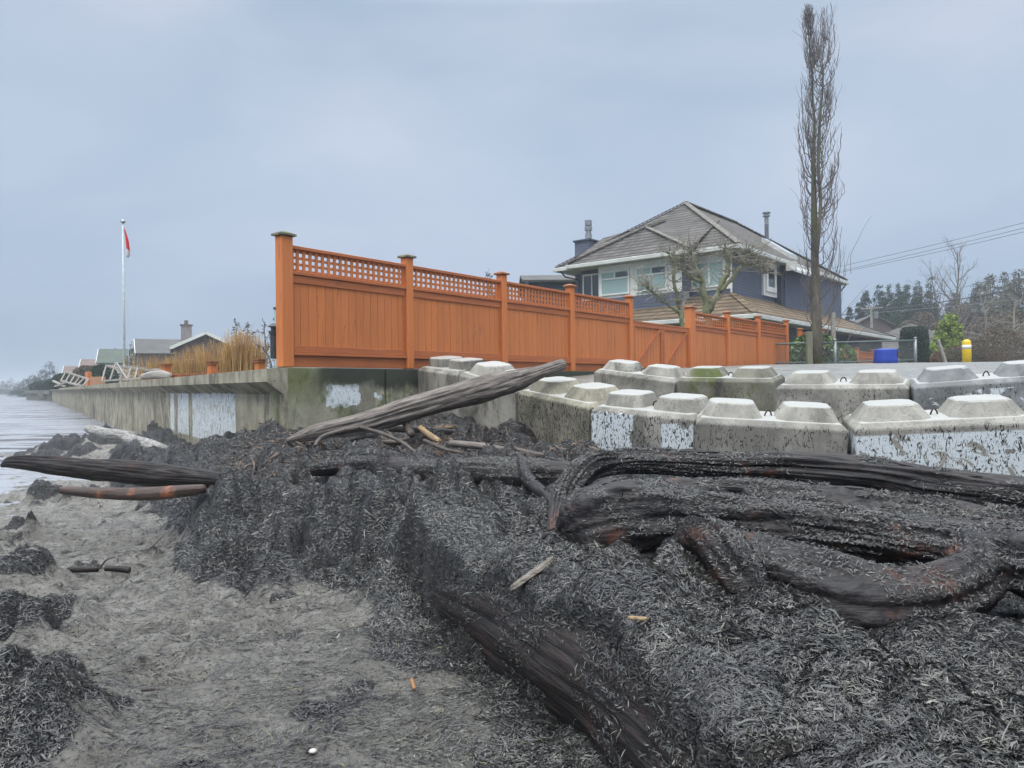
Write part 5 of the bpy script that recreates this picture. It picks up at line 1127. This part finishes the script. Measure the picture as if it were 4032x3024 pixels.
# low orange fence
pA = P(655,1480,19.6); pB = P(1040,1450,17.2); d = Vector((pB.x-pA.x,pB.y-pA.y,0)); L_ = d.length; rz = math.atan2(d.y,d.x)
lf = empty('low_orange_fence', (pA.x,pA.y,EYE+.2), rz, 'low orange board fence with capped posts in front of the golden grass', 'fence')
for t in (0, L_*.5, L_*.96):
    MB().box(t-.085,t+.085,-.085,.085,-.1,.40).build('post', m_orange, lf); MB().box(t-.12,t+.12,-.12,.12,.401,.425).box(t-.10,t+.10,-.10,.10,.426,.45).box(t-.12,t+.12,-.12,.12,.451,.475).build('post_cap', m_capo, lf)
MB().box(.111,L_*.5-.111,-.03,.03,-.1,.16).box(L_*.5+.111,L_*.96-.111,-.03,.03,-.1,.16).build('board_panel', m_orange, lf); MB().box(.111,L_*.5-.111,-.06,.06,.161,.20).box(L_*.5+.111,L_*.96-.111,-.06,.06,.161,.20).build('top_rail', m_capo, lf)
# distant pale-orange fence
pA = P(347,1500,46); pB = P(470,1500,44); d = Vector((pB.x-pA.x,pB.y-pA.y,0)); L_ = d.length
lf = empty('cedar_fence', (pA.x,pA.y,EYE+.2), math.atan2(d.y,d.x), 'small pale cedar picket fence panel between the two broken gangways', 'fence')
MB().box(-.12,.2,-.12,.12,0,.95).build('post', m_orange, lf); pk = MB()
for i in range(11): pk.box(.25+i*.16,.25+i*.16+.13,-.02,.02,0,.62)
pk.build('pickets', mat('pale_cedar',(0.42,0.22,0.12),.8,(0.35,0.17,0.09),scale=5), lf)
# broken gangways
def gangway(tops, bots, label, r=.05, extra=()):
    A_ = [P(*q) for q in tops]; B_ = [P(*q) for q in bots]; base = B_[0]; root = empty('broken_gangway', base, label=label, cat='gangway')
    for pts in (A_, B_):
        MB().bar(pts[0]-base, pts[-1]-base, r*1.6, r*2.2).build('rail', m_dock, root)
    for a, c in zip(A_, B_): MB().bar(a-base, c-base, r*1.5, r*1.5).build('rung', m_dock, root)
    for q0, q1 in extra: MB().bar(P(*q0)-base, P(*q1)-base, r*1.5, r*2).build('brace', m_dock, root)
def c1(x, y, Y): return (x*.5425, 800+y*.5425, Y)
gangway([c1(770,1180,27),c1(842,1158,26.6),c1(908,1172,26.2),c1(955,1185,25.8),c1(1000,1195,25.4),c1(1075,1203,25)], [c1(740,1290,26.5),c1(795,1292,26.2),c1(868,1290,25.8),c1(922,1288,25.4),c1(975,1284,25),c1(1030,1270,24.6)], 'large tipped grey timber gangway with rungs leaning over the sea wall by the flagpole', .03, [(c1(770,1178,26),c1(935,1228,25.6)),(c1(845,1160,25.9),c1(930,1290,25.2))])
gangway([c1(478,1225,40),c1(510,1236,39.5),c1(545,1247,39),c1(580,1258,38.5),c1(612,1268,38),c1(645,1278,37.5)], [c1(440,1290,39.5),c1(475,1298,39),c1(508,1306,38.5),c1(540,1313,38),c1(562,1320,37.5),c1(600,1327,37)], 'smaller tipped grey timber gangway farther along the sea wall', .036, [(c1(440,1285,39),c1(560,1322,37)),])
for i,(a,c) in enumerate([(c1(385,1290,52),c1(470,1330,50)),(c1(400,1330,51),c1(480,1300,50))]): b_ = P(*a); rebase(MB().bar(P(*a),P(*c),.14,.10), b_).build('dock_timber', m_dock, loc=b_, label=['slanting grey timber on the far wall, sloping down right','slanting grey timber on the far wall, sloping up right'][i], cat='timber')
log_thing('driftwood_log', [(560,1483,19.8,.07),(600,1476,19.6,.10),(640,1474,19.4,.10),(668,1478,19.2,.07)], m_dock, 'grey split log lying on top of the sea wall', n=40, k=20, lump=.2, seed=71)
log_thing('driftwood_log', [(570,1465,20.4,.05),(610,1462,20.2,.08),(640,1464,20,.06)], m_drift, 'dark grey log chunk behind the split log on the sea wall', n=30, k=16, lump=.2, seed=72)
# wall continuation beyond the main sea wall
m_wall2 = concrete_mat('old_grey_wall_concrete', 0, 0, .2, 12, streak=.9, base=(.17,.17,.15))
for (pxa,Ya,pxb,Yb,h,lab) in ((103,125,150,112,.0,'farthest low grey wall piece at the water'),(152,118,204,108,-.1,'grey stepped wall piece just beyond the long sea wall')):
    a = P(pxa,1540,Ya); c = P(pxb,1540,Yb); d = Vector((c.x-a.x,c.y-a.y,0)); MB().box(0,d.length,0,2.5,-3.2,h).box(0,d.length,-.3,-.002,h-.5,h-.02).build('sea_wall', m_wall2, loc=(a.x,a.y,EYE+.1), rz=math.atan2(d.y,d.x), label=lab, cat='sea wall')
# flagpole
fb = P(490,1492,31); fp = empty('flagpole', fb, label='tall white flagpole with limp red and white flag behind the sea wall', cat='flagpole'); ft = P(484,880,31)-fb
m_polew = mat('pale_painted_pole', (0.55,0.60,0.62), .4)
MB().tube([(0,0,-.4), ft*.5, ft], [.05,.045,.035], 12).build('pole', m_polew, fp, smooth=True)
MB().lathe([(.02,0),(.09,.04),(.10,.09),(.06,.14),(.01,.18)],14).build('finial', m_steel, fp, smooth=True).location = ft
hp = [(.04,0,ft.z-.15),(.10,0,ft.z*.6),(.16,0,ft.z*.3),(.2,0,.4)]; MB().tube([(ft.x*(q[2]/ft.z)+q[0],q[1],q[2]) for q in hp], .009, 5).build('halyard', m_polew, fp)
def flag():
    m, s = newmat('flag_cloth', .8, .2)
    s.L.new(s.mix(s.rng(s.m2('ADD', s.Z, s.m2('MULTIPLY', s.X, .9)), -.78, -.72), (0.55,0.50,0.53), (0.55,0.03,0.03)), s.b.inputs['Base Color']); s.L.new(s.mix(0.0,(1,1,1),(1,1,1)), s.b.inputs['Subsurface Radius']) if False else None
    nz, nx = 24, 9; vs = []
    for i in range(nz+1):
        v = i/nz; wd = (.05+.15*math.sin(min(v*1.3,1)*math.pi*.5))*(1 if v < .9 else 1-.6*(v-.9)*10)
        for j in range(nx+1):
            u = j/nx; x = .04+u*wd*.95+.10*v; y = .05*math.sin(u*9+v*2)*(.4+v); z = -v*1.2-.12*u*(1-v)-(.10 if v > .5 else 0)*u
            vs.append((x,y,z))
    fs = [(i*(nx+1)+j,i*(nx+1)+j+1,(i+1)*(nx+1)+j+1,(i+1)*(nx+1)+j) for i in range(nz) for j in range(nx)]
    o = MB().add(vs,fs).build('flag', m, fp, smooth=True); o.location = ft+Vector((0,0,-.15)); sm = o.modifiers.new('t','SOLIDIFY'); sm.thickness = .01
flag()
# mossy stump, lantern, pale post by the corner
sb = P(1080,1445,10.75); m_mst = mat('mossy_rotten_timber', (0.15,0.17,0.09), .95, (0.025,0.028,0.018), scale=7, stretch=(2,2,.5), bump=.9, bscale=18, lo=.45, hi=.6)
log_thing('timber_stump', [(sb.x,sb.y,EYE+.26,.105),(sb.x,sb.y,EYE+.4,.11),(sb.x,sb.y,EYE+.5,.105),(sb.x+.005,sb.y,EYE+.605,.10)], m_mst, 'mossy squat timber stump standing against the corner post of the tall fence', 'stump', world=True, n=30, k=28, grain=.15, lump=.08, seed=73, tip=.1)
lp = P(1079,1350,14); lt = empty('lantern', (lp.x,lp.y,EYE+.55), label='black cylindrical lantern or vent between the grass and the corner post', cat='lantern')
MB().lathe([(.07,0),(.07,.45),(.09,.46),(.10,.50),(.10,.52)],14).build('body', m_dark, lt); MB().lathe([(.055,.521),(.055,.58),(.12,.60),(.03,.66)],14).build('cap', m_dark, lt)
pp = P(1097,1350,17); pt = empty('pale_post', (pp.x,pp.y,EYE+.3), label='pale blue square post with dark top half hidden by the corner post', cat='post'); MB().box(-.07,.07,-.07,.07,0,1.48).build('shaft', mat('pale_blue_paint',(0.38,0.50,0.52),.6), pt); MB().box(-.085,.085,-.085,.085,1.481,1.53).build('cap', m_dark, pt)
tb = P(1070,1390,13); bare_tree('bare_twig_shrub', (tb.x,tb.y,EYE+.5), 1.0, .018, 'leafless dark twiggy shrub between the golden grass and the corner post', 81, .8, m_twig, m_twig, 3, (7,4,3), .05, .05, 'shrub', wander=.2)

# ================================================================== RIGHT SIDE ITEMS
def bollard():
    b_ = P(3807,1442,27.5); r_ = empty('bollard', b_, label='yellow bollard with white reflective band on the ramp crest', cat='bollard'); my = mat('yellow_plastic', (0.72,0.50,0.01), .45, (0.6,0.40,0.01), scale=6)
    MB().lathe([(.152,-.1),(.15,.62),(.15,.80),(.145,.88),(.12,.94),(.07,.975),(.01,.985)],24).build('sleeve', my, r_, smooth=True); MB().lathe([(.1525,.63),(.1525,.78)],24).build('reflective_band', m_white, r_, smooth=True)
bollard()
def bin_():
    b_ = P(3488,1430,24.5); b_.z = EYE+.40; r_ = empty('litter_bin', b_, label='blue plastic litter barrel with hooded lid behind the chain-link fence', cat='bin'); mb_ = mat('blue_plastic', (0.012,0.05,0.34), .4, (0.01,0.04,0.27), scale=6)
    MB().lathe([(.34,-.4),(.36,.0),(.37,.20),(.385,.21),(.385,.25)],28).build('barrel', mb_, r_, smooth=False)
    l = MB().lathe([(.375,.251),(.37,.30),(.345,.56),(.34,.60),(.31,.635),(.2,.655),(.02,.66)],28).build('lid', mb_, r_, bevel=.01)
    a = -.45; n_ = Vector((math.cos(a),math.sin(a),0)); t_ = Vector((-n_.y,n_.x,0)); c = n_*.36+Vector((0,0,.43))
    MB().bar(c-t_*.11, c+t_*.11, .02, .18).build('opening', m_dark, l); c2 = n_*.35+Vector((0,0,.58)); MB().bar(c2-t_*.16, c2+t_*.16, .12, .04).build('hood', mb_, l)
    c3 = n_*.385+Vector((0,0,.29)); MB().bar(c3-t_*.06,c3+t_*.06,.012,.05).build('sticker', m_white, l)
bin_()
def chainlink():
    pa, pm, pb = P(3030,1440,26.2), P(3289,1438,27.0), P(3605,1428,28.0)
    base = pa; r_ = empty('chain_link_fence', base, label='low chain-link fence with green steel rails in front of the far orange fence', cat='fence'); r1 = .032
    z0 = [p.z+.02 for p in (pa,pm,pb)]; tops = [P(3030,1352,26.2), P(3289,1345,27.0), P(3605,1337,28.0)]
    for p, t, rr in ((pa,tops[0],.05),(pm,tops[1],.055),(pb,tops[2],.055)):
        MB().tube([Vector((p.x,p.y,p.z-.3))-base, Vector((p.x,p.y,t.z+.03))-base], rr, 10).lathe([(rr*1.15,t.z+.03-base.z),(rr*1.1,t.z+.07-base.z),(rr*.4,t.z+.10-base.z)],10,(p.x-base.x,p.y-base.y)).build('post', m_greenpipe if rr < .055 else m_galv, r_, smooth=True)
    for (a, b_, ta, tb_) in ((pa,pm,tops[0],tops[1]),(pm,pb,tops[1],tops[2])):
        A_ = Vector((a.x,a.y,ta.z-.03)); B_ = Vector((b_.x,b_.y,tb_.z-.03)); C_ = Vector((a.x,a.y,a.z+.10)); D_ = Vector((b_.x,b_.y,b_.z+.10))
        MB().tube([A_-base,B_-base], r1, 8).build('top_rail', m_greenpipe, r_, smooth=True); MB().tube([C_-base,D_-base], r1*.9, 8).build('bottom_rail', m_greenpipe, r_, smooth=True)
        w_ = MB(); L_ = (B_-A_).length; hgt = A_.z-C_.z; n = int(L_/.11)
        for sgn in (1,-1):
            for i in range(-int(hgt/.11)-1, n+1):
                u0 = i*.11; u1 = u0+hgt; a0, a1 = max(u0,0), min(u1,L_)
                if a1 <= a0: continue
                def pt(u, h): uu = u/L_; return (A_.lerp(B_,uu))*(h/hgt)+(C_.lerp(D_,uu))*(1-h/hgt)
                h0, h1 = (a0-u0), (a1-u0)
                if sgn < 0: h0, h1 = hgt-h0, hgt-h1
                w_.tube([pt(a0,h0)-base, pt(a1,h1)-base], .0028, 3, cap=False)
        w_.build('mesh', m_galv, r_)
chainlink()
wp = P(3187,1440,26.0); m_pw = mat('grey_green_post_timber', (0.19,0.19,0.13), .9, (0.12,0.13,0.09), scale=6, stretch=(3,3,.5))
MB().box(-.09,.09,-.09,.09,-.2,1.18).build('timber_post', m_pw, loc=wp, bevel=.01, label='square grey timber post just left of the tall bare tree trunk', cat='post')
wp = P(3283,1430,31); MB().box(-.08,.08,-.06,.06,-.1,2.1).build('timber_post', m_dock, loc=wp, bevel=.01, label='pale grey post standing behind the rhododendron', cat='post')
a = P(3728,1432,30); MB().bar((0,0,-.1), P(3694,1338,30)-a, .12, .08).build('leaning_board', m_dock, loc=a, label='grey board leaning left of the round brown hedge', cat='board')
# utility pole
ub = P(3432,1300,75); up_ = empty('utility_pole', (ub.x,ub.y,EYE+.2), label='thin utility pole with insulators rising behind the grey shake roof', cat='utility pole'); ht = P(3432,1203,75).z-EYE-.2
MB().tube([(0,0,0),(0,0,ht)], [.16,.12], 8).build('pole', m_dock, up_); MB().bar((-1.0,0,ht-.35),(1.1,0,ht-.2),.12,.12).build('crossarm', m_dock, up_); MB().lathe([(.22,ht-1.3),(.22,ht-.6)],10,(.45,0)).build('transformer', m_galv, up_)
for i, rows in enumerate([[(3200,1072,75),(3313,1048,70),(3670,966,48),(4032,877,34),(4500,755,26)],[(3200,1092,75),(3313,1067,70),(3670,984,48),(4032,898,34),(4500,780,26)],[(3200,1098,75),(3328,1069,70),(3670,997,48),(4032,913,34),(4500,800,26)],
                          [(3300,1243,76),(3432,1224,75),(3700,1190,55),(4032,1134,38),(4500,1040,28)],[(3432,1232,75),(3700,1210,55),(4032,1176,40),(4500,1120,28)],[(3432,1215,75),(3600,1180,62),(3800,1130,50),(4032,1060,40),(4500,905,30)]]):
    C = crom([(*P(*q), .012+.016*(i == 3)) for q in rows], 50); b_ = Vector(C[0][:3])
    MB().tube([Vector(c[:3])-b_ for c in C], [c[3]*max(.9, c[1]/45) for c in C], 5).build('power_line', m_dark if i != 4 else m_galv, loc=b_, cat='power line',
        label=['topmost thin power line crossing the sky at right','middle one of the three upper power lines at right','lowest of the three upper power lines at right','thick black cable from the utility pole across the woods','pale lower wire crossing the brown woods at right','steeper wire rising from the utility pole to the right edge'][i])
# weeds on the wall by the fence, twigs, debris on the blocks
def debris(px, py, Y, n, spread, label, seed, name='weed_scrap', cat='debris'):
    c = P(px,py,Y); g = Grower(seed); r = g.r
    for i in range(n):
        a2 = r.uniform(0,6.28); g.limb((r.gauss(0,spread),r.gauss(0,spread*.5),r.uniform(.0,.03)), (math.cos(a2),math.sin(a2),r.gauss(0,.15)), r.uniform(.04,.16), .007, .003, 4, .4, (0,0,0), 4)
    g.m.build(name, m_rust, loc=c, label=label, cat=cat)
debris(3130,1642,7.55,46,.09,'dark tangled weed scraps between the studs of the unpainted front block',601)
debris(3250,1658,7.25,26,.10,'small dark weed scraps in front of the right stud of the unpainted front block',602)
debris(3475,1610,7.4,26,.07,'dark weed scraps at the joint behind the unpainted and flaking white blocks',603)
MB().tube([(0,0,.0),(.08,.02,.02),(.18,.03,.03),(.26,.05,.035)], [.010,.014,.012,.010], 7).build('stick', m_sticks, loc=P(3045,1640,7.5), smooth=True, label='short dark stick lying on the unpainted front block', cat='stick')
sh = zat(1232,2970,-1.1); MB().lathe([(.003,.0),(.009,.002),(.013,.006),(.010,.010),(.003,.012)],12).build('shell', mat('white_shell',(0.5,0.47,0.42),.6), loc=sh+Vector((0,0,.004)), smooth=True, label='small white clam shell on the mud at the bottom', cat='shell')
pu = zat(975,2615,-1.1)

# ================================================================== HAZE
def haze():
    m = bpy.data.materials.new('haze_air'); m.use_nodes = True; nt = m.node_tree; nt.nodes.clear(); o = nt.nodes.new('ShaderNodeOutputMaterial'); v = nt.nodes.new('ShaderNodeVolumePrincipled')
    v.inputs['Color'].default_value = (0.86,0.92,1.0,1); v.inputs['Density'].default_value = HAZE; v.inputs['Anisotropy'].default_value = 0.3; nt.links.new(v.outputs[0], o.inputs['Volume'])
    MB().box(-1600,1600,-80,1600,EYE-4,EYE+16).build('haze', m, kind='stuff')
HAZE = 0.0014
haze()
